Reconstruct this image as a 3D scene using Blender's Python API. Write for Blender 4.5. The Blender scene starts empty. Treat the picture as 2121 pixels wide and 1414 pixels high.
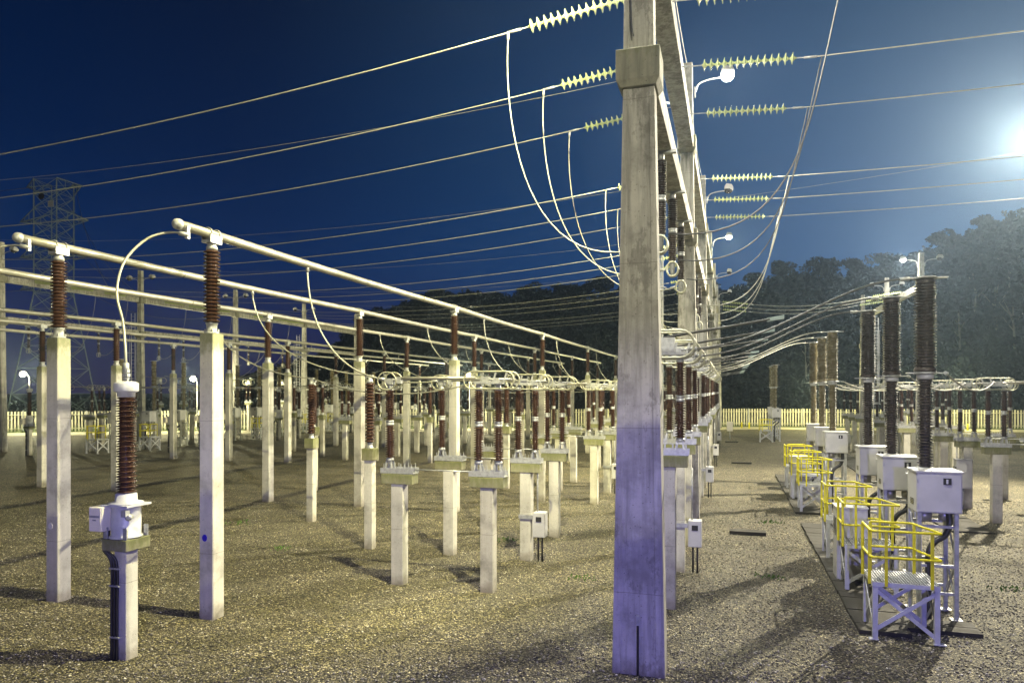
import bpy, bmesh, math, random
import numpy as np
from mathutils import Vector, Matrix
R = math.radians
random.seed(7)
sc = bpy.context.scene
COL = sc.collection
ORD = ['first', 'second', 'third', 'fourth', 'fifth', 'sixth', 'seventh', 'eighth']

# ------------------------------------------------------------------ materials
def mat(name):
    m = bpy.data.materials.new(name); m.use_nodes = True
    nt = m.node_tree; nt.nodes.clear()
    o = nt.nodes.new('ShaderNodeOutputMaterial'); b = nt.nodes.new('ShaderNodeBsdfPrincipled')
    nt.links.new(b.outputs[0], o.inputs[0])
    return m, nt, b
def N(nt, t, **kw):
    n = nt.nodes.new('ShaderNode' + t)
    for k, v in kw.items():
        if k in n.inputs.keys() if isinstance(k, str) else False: n.inputs[k].default_value = v
        else: setattr(n, k, v)
    return n
def ramp(nt, src, stops):
    r = nt.nodes.new('ShaderNodeValToRGB'); e = r.color_ramp.elements
    while len(e) < len(stops): e.new(.5)
    for i, (p, c) in enumerate(stops):
        e[i].position = p; e[i].color = (*c, 1) if len(c) == 3 else c
    nt.links.new(src, r.inputs[0]); return r.outputs[0]
def noise(nt, vec, scale, detail=3, rough=.6):
    n = nt.nodes.new('ShaderNodeTexNoise'); n.inputs['Scale'].default_value = scale
    n.inputs['Detail'].default_value = detail; n.inputs['Roughness'].default_value = rough
    if vec: nt.links.new(vec, n.inputs['Vector'])
    return n.outputs['Fac']
def mapping(nt, vec, scale):
    n = nt.nodes.new('ShaderNodeMapping'); n.inputs['Scale'].default_value = scale
    nt.links.new(vec, n.inputs['Vector']); return n.outputs[0]
def mix(nt, fac, a, b, mode='MIX'):
    n = nt.nodes.new('ShaderNodeMix'); n.data_type = 'RGBA'; n.blend_type = mode
    for i, v in ((0, fac), (6, a), (7, b)):
        if hasattr(v, 'links') or hasattr(v, 'is_linked'): nt.links.new(v, n.inputs[i])
        else: n.inputs[i].default_value = v if i == 0 else (*v, 1)
    return n.outputs[2]
def maprange(nt, v, a, b, c=0, d=1):
    n = nt.nodes.new('ShaderNodeMapRange')
    for i, x in ((1, a), (2, b), (3, c), (4, d)): n.inputs[i].default_value = x
    nt.links.new(v, n.inputs[0]); return n.outputs[0]
def math_(nt, op, a, b=None):
    n = nt.nodes.new('ShaderNodeMath'); n.operation = op
    for i, v in ((0, a), (1, b)):
        if v is None: continue
        if isinstance(v, (int, float)): n.inputs[i].default_value = v
        else: nt.links.new(v, n.inputs[i])
    return n.outputs[0]
def bump(nt, b, h, strength=.3, dist=.01):
    n = nt.nodes.new('ShaderNodeBump'); n.inputs['Strength'].default_value = strength
    n.inputs['Distance'].default_value = dist
    nt.links.new(h, n.inputs['Height']); nt.links.new(n.outputs[0], b.inputs['Normal'])
def gpos(nt):
    return nt.nodes.new('ShaderNodeNewGeometry').outputs['Position']

def concrete(name, base=(.43, .40, .33), moss=None, stain=.5):
    """moss = (z_low, z_high) in object space: green algae grows from z_low up to z_high"""
    m, nt, b = mat(name)
    P = gpos(nt)
    n1 = noise(nt, P, 1.3, 5, .65); n2 = noise(nt, mapping(nt, P, (9, 9, .7)), 1.0, 4)
    n3 = noise(nt, P, 22, 4, .7)
    dark = tuple(c*.52 for c in base); lite = tuple(min(1, c*1.18) for c in base)
    c = ramp(nt, n1, [(.3, dark), (.5, base), (.75, lite)])
    c = mix(nt, math_(nt, 'MULTIPLY', ramp(nt, n2, [(.42, (0, 0, 0)), (.7, (1, 1, 1))]), stain), c, tuple(x*.5 for x in base))
    c = mix(nt, math_(nt, 'MULTIPLY', ramp(nt, n3, [(.58, (0, 0, 0)), (.72, (1, 1, 1))]), .35), c, (.12, .11, .09))
    # board and pour lines
    sz = nt.nodes.new('ShaderNodeSeparateXYZ'); nt.links.new(P, sz.inputs[0])
    fr = math_(nt, 'FRACT', math_(nt, 'MULTIPLY', math_(nt, 'ADD', sz.outputs[2], math_(nt, 'MULTIPLY', n1, .02)), .41))
    ln = math_(nt, 'LESS_THAN', math_(nt, 'ABSOLUTE', math_(nt, 'SUBTRACT', fr, .5)), .0022)
    if stain > .9:
        nb = noise(nt, mapping(nt, P, (2.2, 2.2, 1.1)), 1.0, 6, .72)
        c = mix(nt, ramp(nt, nb, [(.54, (0, 0, 0)), (.60, (.55, .55, .55)), (.75, (.3, .3, .3))]), c, (.11, .105, .09))
    c = mix(nt, math_(nt, 'MULTIPLY', ln, .45), c, (.1, .095, .08))
    if moss:
        tc = nt.nodes.new('ShaderNodeTexCoord').outputs['Object']
        s = nt.nodes.new('ShaderNodeSeparateXYZ'); nt.links.new(tc, s.inputs[0])
        f = maprange(nt, s.outputs[2], moss[0], moss[1])
        n4 = noise(nt, mapping(nt, P, (7, 7, 3)), 1.6, 4, .7)
        f = math_(nt, 'ADD', f, math_(nt, 'MULTIPLY', math_(nt, 'SUBTRACT', n4, .5), 1.6))
        f = ramp(nt, f, [(.35, (0, 0, 0)), (.95, (.9, .9, .9))])
        c = mix(nt, math_(nt, 'MULTIPLY', f, .8), c, (.115, .13, .035))
    oi = nt.nodes.new('ShaderNodeObjectInfo')
    c = mix(nt, 1.0, c, ramp(nt, oi.outputs['Random'], [(0, (.82, .80, .76)), (.5, (.96, .96, .94)), (1, (1.08, 1.07, 1.04))]), 'MULTIPLY')
    vh = nt.nodes.new('ShaderNodeTexVoronoi'); vh.inputs['Scale'].default_value = 11; nt.links.new(P, vh.inputs['Vector'])
    c = mix(nt, math_(nt, 'MULTIPLY', math_(nt, 'LESS_THAN', vh.outputs['Distance'], .085), .7), c, (.05, .048, .04))
    dl = maprange(nt, math_(nt, 'ADD', sz.outputs[2], math_(nt, 'MULTIPLY', math_(nt, 'SUBTRACT', noise(nt, P, 6, 4), .5), .45)), .30, .0)
    c = mix(nt, math_(nt, 'MULTIPLY', dl, .65), c, (.13, .105, .065))
    nt.links.new(c, b.inputs['Base Color']); b.inputs['Roughness'].default_value = .85
    bump(nt, b, math_(nt, 'ADD', n3, math_(nt, 'MULTIPLY', n1, 1.5)), .35, .008)
    return m
def simple(name, col, rough=.5, metal=0, var=.25, scale=6, spec=.5, bmp=0):
    m, nt, b = mat(name); P = gpos(nt)
    n = noise(nt, P, scale, 4)
    c = ramp(nt, n, [(.3, tuple(x*(1-var) for x in col)), (.7, tuple(min(1, x*(1+var*.5)) for x in col))])
    nt.links.new(c, b.inputs['Base Color']); b.inputs['Metallic'].default_value = metal
    nt.links.new(maprange(nt, n, .3, .7, max(.02, rough-.08), min(1, rough+.1)), b.inputs['Roughness'])
    b.inputs['Specular IOR Level'].default_value = spec
    if bmp: bump(nt, b, noise(nt, P, scale*6, 3), bmp, .004)
    return m
def emit(name, col, s):
    m = bpy.data.materials.new(name); m.use_nodes = True; nt = m.node_tree; nt.nodes.clear()
    o = nt.nodes.new('ShaderNodeOutputMaterial'); e = nt.nodes.new('ShaderNodeEmission')
    e.inputs[0].default_value = (*col, 1); e.inputs[1].default_value = s
    nt.links.new(e.outputs[0], o.inputs[0]); return m

M = {}
M['conc_post'] = concrete('concrete_post', (.50, .49, .43), (4.72, 5.12), .25)
M['conc'] = concrete('concrete_plain', (.48, .47, .41), None, .35)
M['conc_gantry'] = concrete('concrete_gantry', (.44, .43, .385), None, 1.0)
M['conc_collar'] = concrete('concrete_collar', (.24, .235, .18), (-.1, .5), .8)
M['conc_cap'] = concrete('concrete_cap_mossy', (.25, .24, .155), (-.40, .12), .6)
M['brown'] = simple('brown_porcelain', (.052, .026, .017), .15, var=.35, scale=3)
M['umber'] = simple('dark_umber_porcelain', (.050, .038, .031), .28, var=.3)
M['tan'] = simple('olive_brown_porcelain', (.15, .125, .065), .25, var=.2)
M['galv'] = simple('galvanised_steel', (.38, .39, .385), .42, .4, .3, 14, bmp=.1)
M['alu'] = simple('aluminium_tube', (.36, .35, .30), .34, .5, .15, 5)
M['cable'] = simple('stranded_conductor', (.30, .30, .25), .45, .3, .2)
M['darkcable'] = simple('weathered_conductor', (.11, .11, .105), .5, .3, .2)
M['glass'] = simple('pale_green_glass', (.36, .41, .20), .10, 0, .1)
M['paint'] = simple('grey_enamel', (.44, .44, .43), .38, 0, .12, 3)
M['cream'] = simple('cream_enamel', (.72, .68, .55), .4, 0, .08, 3)
M['whitesteel'] = simple('white_steel', (.46, .47, .48), .45, .1, .15, 8)
M['yellow'] = simple('yellow_paint', (.64, .58, .006), .35, 0, .18, 9)
M['black'] = simple('black_rubber', (.018, .017, .017), .45, 0, .3, 20)
M['dial'] = simple('dark_window', (.03, .03, .035), .15, 0, .1)
M['dot_blue'] = simple('blue_marker', (.02, .008, .42), .5, 0, .05)
M['dot_white'] = simple('white_marker', (.6, .6, .6), .5, 0, .05)
M['ring'] = simple('ring_metal', (.36, .36, .27), .4, .4, .2)
M['lattice'] = simple('weathered_lattice_steel', (.20, .25, .24), .6, .2, .2)
M['fence'] = simple('cream_fence_paint', (.56, .54, .40), .7, 0, .35, 2)
M['slab'] = simple('shade_dark_trench_cover', (.027, .024, .016), .85, 0, .45, 5, bmp=.5)  # dark covers, base colour lowered further to carry the breakers' shade
M['bark'] = simple('pale_bark', (.30, .28, .24), .9, 0, .3, 3)
M['lamp'] = emit('lamp_glow', (1, .93, .62), 2500)
M['lampw'] = emit('lamp_glow_white', (1, .97, .86), 2500)
M['wall'] = concrete('blocker_plaster', (.5, .48, .44), None, .3)
M['rooff'] = simple('blocker_sheet', (.2, .2, .2), .6, .2)

# leaves
m, nt, b = mat('forest_leaves')
n = noise(nt, gpos(nt), .12, 3); c = ramp(nt, n, [(.3, (.007, .007, .005)), (.55, (.014, .013, .009)), (.75, (.027, .024, .017))])
nt.links.new(c, b.inputs['Base Color']); b.inputs['Roughness'].default_value = .8
M['leaf'] = m
# hill soil
M['soil'] = simple('forest_floor', (.035, .035, .02), .95, 0, .4, .2)
# gravel
m, nt, b = mat('gravel_ground')
P = gpos(nt)
def voro(scale, feat='F1'):
    v = nt.nodes.new('ShaderNodeTexVoronoi'); v.inputs['Scale'].default_value = scale; v.feature = feat
    nt.links.new(P, v.inputs['Vector']); return v
v1 = voro(31); v2 = voro(74)
s1 = nt.nodes.new('ShaderNodeSeparateColor'); nt.links.new(v1.outputs['Color'], s1.inputs[0])
s2 = nt.nodes.new('ShaderNodeSeparateColor'); nt.links.new(v2.outputs['Color'], s2.inputs[0])
c1 = ramp(nt, s1.outputs[0], [(0, (.035, .032, .026)), (.35, (.085, .078, .06)), (.64, (.20, .185, .145)), (.82, (.42, .40, .31)), (1, (.92, .88, .74))])
c2 = ramp(nt, s2.outputs[0], [(0, (.03, .028, .024)), (.6, (.15, .14, .11)), (1, (.45, .43, .36))])
c = mix(nt, maprange(nt, noise(nt, P, .8, 4, .7), .4, .6, .15, .75), c1, c2)
gap = ramp(nt, v1.outputs['Distance'], [(.38, (1, 1, 1)), (.70, (.10, .10, .10))])
c = mix(nt, 1.0, c, gap, 'MULTIPLY')
nl = noise(nt, P, .35, 5, .7); nm = noise(nt, P, 1.7, 4, .7)
patch = ramp(nt, math_(nt, 'ADD', math_(nt, 'MULTIPLY', nl, .6), math_(nt, 'MULTIPLY', nm, .4)), [(.36, (.55, .56, .46)), (.5, (.95, .93, .86)), (.66, (1.1, 1.07, 1.0))])
c = mix(nt, 1.0, c, patch, 'MULTIPLY')
mossf = ramp(nt, noise(nt, P, .9, 5, .75), [(.56, (0, 0, 0)), (.72, (.55, .55, .55))])
c = mix(nt, mossf, c, (.07, .075, .025))
c = mix(nt, 1.0, c, (.78, .74, .56), 'MULTIPLY')
nt.links.new(c, b.inputs['Base Color']); b.inputs['Roughness'].default_value = .8
hb = math_(nt, 'ADD', math_(nt, 'MULTIPLY', v1.outputs['Distance'], -1.0), math_(nt, 'MULTIPLY', v2.outputs['Distance'], -.35))
bump(nt, b, hb, .9, .03)
M['gravel'] = m
m, nt, b = mat('path_concrete')
n = noise(nt, gpos(nt), 1.2, 5); nt.links.new(ramp(nt, n, [(.3, (.30, .28, .2)), (.7, (.46, .44, .33))]), b.inputs['Base Color']); b.inputs['Roughness'].default_value = .9
M['path'] = m
m, nt, b = mat('short_grass')
n = noise(nt, gpos(nt), 3, 5); nt.links.new(ramp(nt, n, [(.3, (.03, .05, .012)), (.7, (.10, .14, .03))]), b.inputs['Base Color']); b.inputs['Roughness'].default_value = .9
M['grass'] = m

# ------------------------------------------------------------------ mesh helpers
class MB:
    def __init__(s): s.v = []; s.f = []; s.sm = []
    def add(s, v, f, smooth=False):
        k = len(s.v); s.v += [tuple(x) for x in v]; s.f += [tuple(i+k for i in q) for q in f]; s.sm += [smooth]*len(f)
        return s
    def box(s, x0, x1, y0, y1, z0, z1):
        v = [(x, y, z) for z in (z0, z1) for y in (y0, y1) for x in (x0, x1)]
        return s.add(v, [(0, 2, 3, 1), (4, 5, 7, 6), (0, 1, 5, 4), (2, 6, 7, 3), (0, 4, 6, 2), (1, 3, 7, 5)])
    def cbox(s, cx, cy, cz, w, d, h): return s.box(cx-w/2, cx+w/2, cy-d/2, cy+d/2, cz-h/2, cz+h/2)
    def loft(s, sections):      # list of (list of points) same count
        n = len(sections[0]); v = [p for q in sections for p in q]; f = []
        for k in range(len(sections)-1):
            for i in range(n): f.append((k*n+i, k*n+(i+1) % n, (k+1)*n+(i+1) % n, (k+1)*n+i))
        f.append(tuple(reversed(range(n)))); f.append(tuple((len(sections)-1)*n+i for i in range(n)))
        return s.add(v, f)
    def lathe(s, prof, n=20, cx=0, cy=0, smooth=True):
        v = []; f = []
        for r, z in prof:
            for i in range(n):
                a = 2*math.pi*i/n; v.append((cx+r*math.cos(a), cy+r*math.sin(a), z))
        for k in range(len(prof)-1):
            for i in range(n): f.append((k*n+i, k*n+(i+1) % n, (k+1)*n+(i+1) % n, (k+1)*n+i))
        s.add(v, f, smooth)
        k = len(s.v)-len(v)
        s.f += [tuple(reversed([k+i for i in range(n)])), tuple(k+(len(prof)-1)*n+i for i in range(n))]; s.sm += [False]*2
        return s
    def tube(s, pts, r, n=8, closed=False, r2=None):
        pts = [Vector(p) for p in pts]; L = len(pts); v = []; f = []; up = None
        for i, p in enumerate(pts):
            a = pts[(i-1) % L] if (closed or i) else p; b_ = pts[(i+1) % L] if (closed or i < L-1) else p
            t = (b_-a).normalized()
            if up is None: up = Vector((0, 0, 1)) if abs(t.z) < .9 else Vector((1, 0, 0))
            x = t.cross(up)
            if x.length < 1e-4: x = t.cross(Vector((0, 1, .1)))
            x.normalize(); y = x.cross(t).normalized(); up = y
            rr = r if r2 is None else r+(r2-r)*i/(L-1)
            for k in range(n):
                q = 2*math.pi*k/n; v.append(p+x*rr*math.cos(q)+y*rr*math.sin(q))
        m_ = L if closed else L-1
        for i in range(m_):
            j = (i+1) % L
            for k in range(n): f.append((i*n+k, i*n+(k+1) % n, j*n+(k+1) % n, j*n+k))
        s.add(v, f, n > 5)
        if not closed:
            k = len(s.v)-len(v); s.f += [tuple(reversed([k+i for i in range(n)])), tuple(k+(L-1)*n+i for i in range(n))]; s.sm += [False]*2
        return s
    def bar(s, p, q, w, h=None):    # rectangular bar between two points
        p, q = Vector(p), Vector(q); h = h or w; t = (q-p).normalized()
        up = Vector((0, 0, 1)) if abs(t.z) < .95 else Vector((0, 1, 0))
        x = t.cross(up).normalized(); y = x.cross(t).normalized()
        return s.loft([[c+x*a*w/2+y*b_*h/2 for a, b_ in ((-1, -1), (1, -1), (1, 1), (-1, 1))] for c in (p, q)])
    def mesh(s, name):
        me = bpy.data.meshes.new(name); me.from_pydata(s.v, [], s.f)
        me.polygons.foreach_set('use_smooth', s.sm)
        bm = bmesh.new(); bm.from_mesh(me); bmesh.ops.recalc_face_normals(bm, faces=bm.faces); bm.to_mesh(me); bm.free()
        return me
    def build(s, name, mt, parent=None, loc=(0, 0, 0), bevel=0):
        me = s.mesh(name); me.materials.append(M[mt])
        o = bpy.data.objects.new(name, me); COL.objects.link(o); o.location = loc
        if parent: o.parent = parent
        if bevel:
            b_ = o.modifiers.new('bevel', 'BEVEL'); b_.width = bevel; b_.segments = 2; b_.limit_method = 'ANGLE'
        return o
def tag(o, label, cat, group=None):
    o['label'] = label; o['category'] = cat
    if cat in ('column', 'beam', 'post', 'building'): o['kind'] = 'thing'
    if group: o['group'] = group
    return o
def thing(name, label, cat, loc=(0, 0, 0), rz=0, group=None):
    o = bpy.data.objects.new(name, None); COL.objects.link(o); o.location = loc; o.rotation_euler = (0, 0, rz)
    o.empty_display_size = .2
    return tag(o, label, cat, group)
def structure(o, kind='structure'): o['kind'] = kind; return o
KIDS = {}
def copy_tree(o, parent=None):
    c = o.copy(); COL.objects.link(c); c.parent = parent
    if 'label' in c.keys() and parent is not None: pass
    for ch in o.children: copy_tree(ch, c)
    return c
def place(proto, label, loc, rz=0, group=None, used={}):
    if proto.name in used: o = copy_tree(proto)
    else: o = proto; used[proto.name] = 1
    o.location = loc; o.rotation_euler = (0, 0, rz); o['label'] = label
    if group: o['group'] = group
    return o
def sheds(z0, z1, n, rc, rs, alt=None, tilt=.35):
    """porcelain stack profile: n sheds between z0 and z1"""
    p = [(rc, z0)]; d = (z1-z0)/n
    for i in range(n):
        z = z0+d*i; r = rs if (alt is None or i % 2 == 0) else alt
        p += [(rc, z+d*.18), (r*.97, z+d*.36), (r, z+d*.46), (r*.98, z+d*.54), (rc+(r-rc)*.45, z+d*.74), (rc, z+d*.92)]
    p.append((rc, z1)); return p
def cat_pts(p, q, sag, n=20):
    p, q = Vector(p), Vector(q); return [p.lerp(q, t/n)-Vector((0, 0, sag*4*(t/n)*(1-t/n))) for t in range(n+1)]
def bez(p0, p1, p2, p3, n=22):
    P_ = [Vector(x) for x in (p0, p1, p2, p3)]
    return [P_[0]*(1-t)**3+P_[1]*3*t*(1-t)**2+P_[2]*3*t*t*(1-t)+P_[3]*t**3 for t in [i/n for i in range(n+1)]]
def smooth_path(pts, n=6):     # Catmull-Rom
    P_ = [Vector(p) for p in pts]; P_ = [P_[0]*2-P_[1]]+P_+[P_[-1]*2-P_[-2]]; out = []
    for i in range(1, len(P_)-2):
        a, b_, c_, d_ = P_[i-1:i+3]
        for k in range(n):
            t = k/n; out.append(.5*((2*b_)+(c_-a)*t+(2*a-5*b_+4*c_-d_)*t*t+(3*b_-a-3*c_+d_)*t**3))
    out.append(P_[-2]); return out
def cable(pts, r, label, group, mt='cable', name='conductor_cable', cat='cable', ends=False):
    pts = [Vector(p) for p in pts]; o0 = pts[0].copy()
    if ends:
        t = thing(name, label, cat, o0, 0, group)
        MB().tube([p-o0 for p in pts], r, 8).build('conductor', mt, t)
        for e, d in ((0, 1), (-1, -2)):
            dr = (pts[d]-pts[e]).normalized(); q = pts[e]-o0
            MB().tube([q-dr*.03, q+dr*.14], r*2.0, 8).build('end_clamp', 'galv', t)
        return t
    o = MB().tube([p-o0 for p in pts], r, 6).build(name, mt, None, o0)
    return tag(o, label, cat, group)

# ------------------------------------------------------------------ camera
FPX = 1470.0; A = math.atan((1513-1060.5)/FPX); CZ = 4.2
cam = bpy.data.cameras.new('camera'); co = bpy.data.objects.new('camera', cam); COL.objects.link(co)
co.location = (0, 0, CZ); co.rotation_euler = (R(90), 0, A)
cam.sensor_width = 36; cam.lens = 36*FPX/2121; cam.shift_y = (809-707)/2121; cam.clip_end = 3000; cam.clip_start = .1
sc.camera = co

# ------------------------------------------------------------------ layout
P0 = 10.95; BAY = 12.1
ROWX = {'A': -9.2, 'B': -12.9, 'C': -16.8, 'D': -24.7, 'E': -28.8, 'F': -32.9}
ROWN = {'A': 'nearest', 'B': 'second', 'C': 'third', 'D': 'fourth', 'E': 'fifth', 'F': 'farthest'}
TZ = 7.1
GX, MX, RX = -47.9, -1.3, 13.5
PH = (14.08, 17.0, 19.95)       # the three phases of bay 0

# ground -----------------------------------------------------------------
g = MB(); g.add([(-900, -900, 0), (900, -900, 0), (900, 900, 0), (-900, 900, 0)], [(0, 1, 2, 3)])
structure(g.build('gravel_ground', 'gravel'))
FEN = [(110, 96.5), (60, 93.5), (20.2, 90.1), (2, 88.6), (-34.6, 73.0), (-63.7, 57.3), (-104, 34), (-140, 12)]
def offset(poly, d):
    out = []
    for i, p in enumerate(poly):
        a = Vector(poly[max(0, i-1)]); b_ = Vector(poly[min(len(poly)-1, i+1)]); t = (b_-a).normalized()
        nrm = Vector((-t.y, t.x)); nrm = nrm if nrm.y < 0 else -nrm
        out.append((p[0]+nrm.x*d, p[1]+nrm.y*d))
    return out
def strip(poly, d0, d1, z):
    a, b_ = offset(poly, d0), offset(poly, d1); v = [(x, y, z) for x, y in a]+[(x, y, z) for x, y in b_]; n = len(a)
    return MB().add(v, [(i, i+1, n+i+1, n+i) for i in range(n-1)])
structure(strip(FEN, 1.2, 6.5, .006).build('service_path', 'path'))
structure(strip(FEN, -14, 1.2, .004).build('grass_verge', 'grass'), 'structure')
for n_ in ():
    pass
# loose stones of the gravel, nearest the camera, and a few weeds
rs = np.random.default_rng(5); ns = 52000
dd_ = rs.uniform(9.6**.5, 27**.5, ns)**2; kk = rs.uniform(-.76, .76, ns)
sx = kk*dd_*math.cos(A)-dd_*math.sin(A); sy = kk*dd_*math.sin(A)+dd_*math.cos(A)
octv = np.array([(1, 0, 0), (0, 1, 0), (-1, 0, 0), (0, -1, 0), (0, 0, 1), (0, 0, -.6)], float)
octf = np.array([(0, 1, 4), (1, 2, 4), (2, 3, 4), (3, 0, 4), (1, 0, 5), (2, 1, 5), (3, 2, 5), (0, 3, 5)])
sz_ = rs.uniform(.009, .026, (ns, 1, 1))*np.concatenate([rs.uniform(.8, 1.3, (ns, 1, 2)), rs.uniform(.5, .8, (ns, 1, 1))], 2)
an_ = rs.uniform(0, 6.28, ns); V_ = octv[None]*sz_*rs.uniform(.75, 1.2, (ns, 6, 1))
X_ = V_[..., 0]*np.cos(an_)[:, None]-V_[..., 1]*np.sin(an_)[:, None]+sx[:, None]; Y_ = V_[..., 0]*np.sin(an_)[:, None]+V_[..., 1]*np.cos(an_)[:, None]+sy[:, None]
V_ = np.stack([X_, Y_, V_[..., 2]+.004+sz_[:, :, 2]*.3], 2).reshape(-1, 3); F_ = (octf[None]+np.arange(ns)[:, None, None]*6).reshape(-1, 3)
me = bpy.data.meshes.new('loose_gravel'); me.vertices.add(len(V_)); me.vertices.foreach_set('co', V_.astype(np.float32).ravel())
me.loops.add(len(F_)*3); me.loops.foreach_set('vertex_index', F_.astype(np.int32).ravel()); me.polygons.add(len(F_))
me.polygons.foreach_set('loop_start', np.arange(0, len(F_)*3, 3, dtype=np.int32)); me.polygons.foreach_set('loop_total', np.full(len(F_), 3, dtype=np.int32))
me.update(calc_edges=True)
ms, nts, bs = mat('loose_stone'); vv = nts.nodes.new('ShaderNodeTexVoronoi'); vv.inputs['Scale'].default_value = 23; nts.links.new(gpos(nts), vv.inputs['Vector'])
ss = nts.nodes.new('ShaderNodeSeparateColor'); nts.links.new(vv.outputs['Color'], ss.inputs[0])
nts.links.new(ramp(nts, ss.outputs[1], [(0, (.04, .036, .026)), (.5, (.14, .128, .09)), (.85, (.27, .25, .18)), (1, (.60, .57, .44))]), bs.inputs['Base Color']); bs.inputs['Roughness'].default_value = .75
me.materials.append(ms); so = bpy.data.objects.new('loose_gravel', me); COL.objects.link(so); so['kind'] = 'stuff'
tag(so, 'loose angular pale and dark stones scattered over the gravel yard', 'gravel')
wd = MB()
for wx, wy, wn, wr in ((9.35, 23.6, 130, .33), (-3.2, 15.6, 30, .25), (-6.1, 19.0, 35, .3), (-11.5, 16.2, 30, .3), (.9, 17.0, 30, .25), (1.2, 24.0, 30, .3), (-15, 19, 30, .4), (5.6, 17.4, 30, .25)):
    for k in range(wn):
        a_ = random.uniform(0, 6.28); q_ = wr*random.random()**.7; x0 = wx+q_*math.cos(a_)*1.6; y0 = wy+q_*math.sin(a_); b2 = random.uniform(0, 6.28); l_ = random.uniform(.03, .09)
        wd.add([(x0-.008, y0, .004), (x0+.008, y0, .004), (x0+math.cos(b2)*l_+.004, y0+math.sin(b2)*l_, l_*.7), (x0+math.cos(b2)*l_*.6, y0+math.sin(b2)*l_*.6, l_)], [(0, 1, 2, 3)])
M['weed'] = simple('weed_green', (.07, .16, .015), .8)
wo = wd.build('weed_patches', 'weed'); wo['kind'] = 'stuff'; tag(wo, 'small bright green weeds sprouting through the gravel', 'weeds')
# grass blades along the fence
rb = MB(); pf = offset(FEN, .5)
for i in range(1, len(pf)-2):
    a, b_ = Vector(pf[i]), Vector(pf[i+1]); L = (b_-a).length
    for k in range(int(L*26)):
        p = a.lerp(b_, random.random())+Vector((random.uniform(-.7, .7), random.uniform(-.7, .7)))
        h = random.uniform(.10, .34); w = .035; q = random.uniform(0, 3.14)
        dx, dy = math.cos(q)*w, math.sin(q)*w; lx, ly = random.uniform(-.1, .1), random.uniform(-.1, .1)
        rb.add([(p.x-dx, p.y-dy, 0), (p.x+dx, p.y+dy, 0), (p.x+lx, p.y+ly, h)], [(0, 1, 2)])
go = rb.build('grass_tufts', 'grass'); go['kind'] = 'stuff'; tag(go, 'short green grass growing along the foot of the picket fence', 'grass')

# ------------------------------------------------------------------ bus posts and tubes
def ins_brown(t, z0, z1, n, rc, rs, name='insulator', mt='brown', x=0, y=0, seg=20, alt=None):
    return MB().lathe(sheds(z0, z1, n, rc, rs, alt), seg).build(name, mt, t, (x, y, 0))
def make_bus_post():
    t = thing('bus_support_post', '', 'post', group='tall concrete posts carrying the overhead tubes')
    hw = .15; ch = .015
    def sec(z, h): return [(-h+ch, -h, z), (h-ch, -h, z), (h, -h+ch, z), (h, h-ch, z), (h-ch, h, z), (-h+ch, h, z), (-h, h-ch, z), (-h, -h+ch, z)]
    MB().loft([sec(-.3, hw+.004), sec(5.25, hw)]).build('column', 'conc_post', t)
    b_ = MB().lathe([(.13, 5.25), (.13, 5.28), (.095, 5.30), (.095, 5.42), (.11, 5.44), (.11, 5.46)], 16)
    for i in range(4):
        a = math.pi/4+i*math.pi/2; b_.lathe([(.014, 5.26), (.014, 5.34)], 6, .115*math.cos(a), .115*math.sin(a))
    b_.build('base_fitting', 'galv', t)
    ins_brown(t, 5.46, 6.80, 20, .095, .152)
    c_ = MB().lathe([(.10, 6.80), (.10, 6.86), (.075, 6.90), (.085, 6.94)], 16)
    c_.box(-.105, .105, -.15, .15, 6.925, 6.975); c_.box(-.105, -.075, -.15, .15, 6.97, 7.07); c_.box(.075, .105, -.15, .15, 6.97, 7.07)
    cl = c_.build('clamp', 'galv', t)
    for y in (-.11, .11):
        MB().tube([(.099*math.cos(q), y, 7.1+.099*math.sin(q)) for q in [2*math.pi*i/18 for i in range(18)]], .012, 6, True).build('strap', 'galv', cl)
    return t
bp = make_bus_post()
KMAX = {'A': 5, 'B': 5, 'C': 5, 'D': 5, 'E': 5, 'F': 5}
KMIN = {'A': 0, 'B': 0, 'C': 1, 'D': 1, 'E': 1, 'F': 2}
POSTS = {}
for r_, X in ROWX.items():
    for k in range(KMIN[r_], KMAX[r_]+1):
        y = P0+BAY*k+(.6 if r_ in 'DEF' and k else 0)
        w = ORD[k-KMIN[r_]]
        lab = f'pale concrete post under the {ROWN[r_]} overhead tube, {w} along from the camera'
        if (r_, k) == ('A', 0): lab = 'tall concrete post with a blue dot and mossy top'
        if (r_, k) == ('B', 0): lab = 'tall concrete post with a white dot, near the left edge'
        o = place(bp, lab, (X, y, 0)); POSTS[(r_, k)] = o
for key, mt, z in ((('A', 0), 'dot_blue', 1.50), (('B', 0), 'dot_white', 1.51)):
    d = MB(); d.add([(.055*math.cos(q), -.1575, z+.065*math.sin(q)) for q in [2*math.pi*i/20 for i in range(20)]], [tuple(range(20))])
    d.add([(.055*math.cos(q), -.1525, z+.065*math.sin(q)) for q in [2*math.pi*i/20 for i in range(20)]], [tuple(range(20))])
    dd = MB(); ring = [2*math.pi*i/20 for i in range(20)]
    dd.loft([[(.055*math.cos(q), -.151, z+.065*math.sin(q)) for q in ring], [(.055*math.cos(q), -.157, z+.065*math.sin(q)) for q in ring]])
    dd.build('marker_disc', mt, POSTS[key], (-.03, 0, 0))
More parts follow.
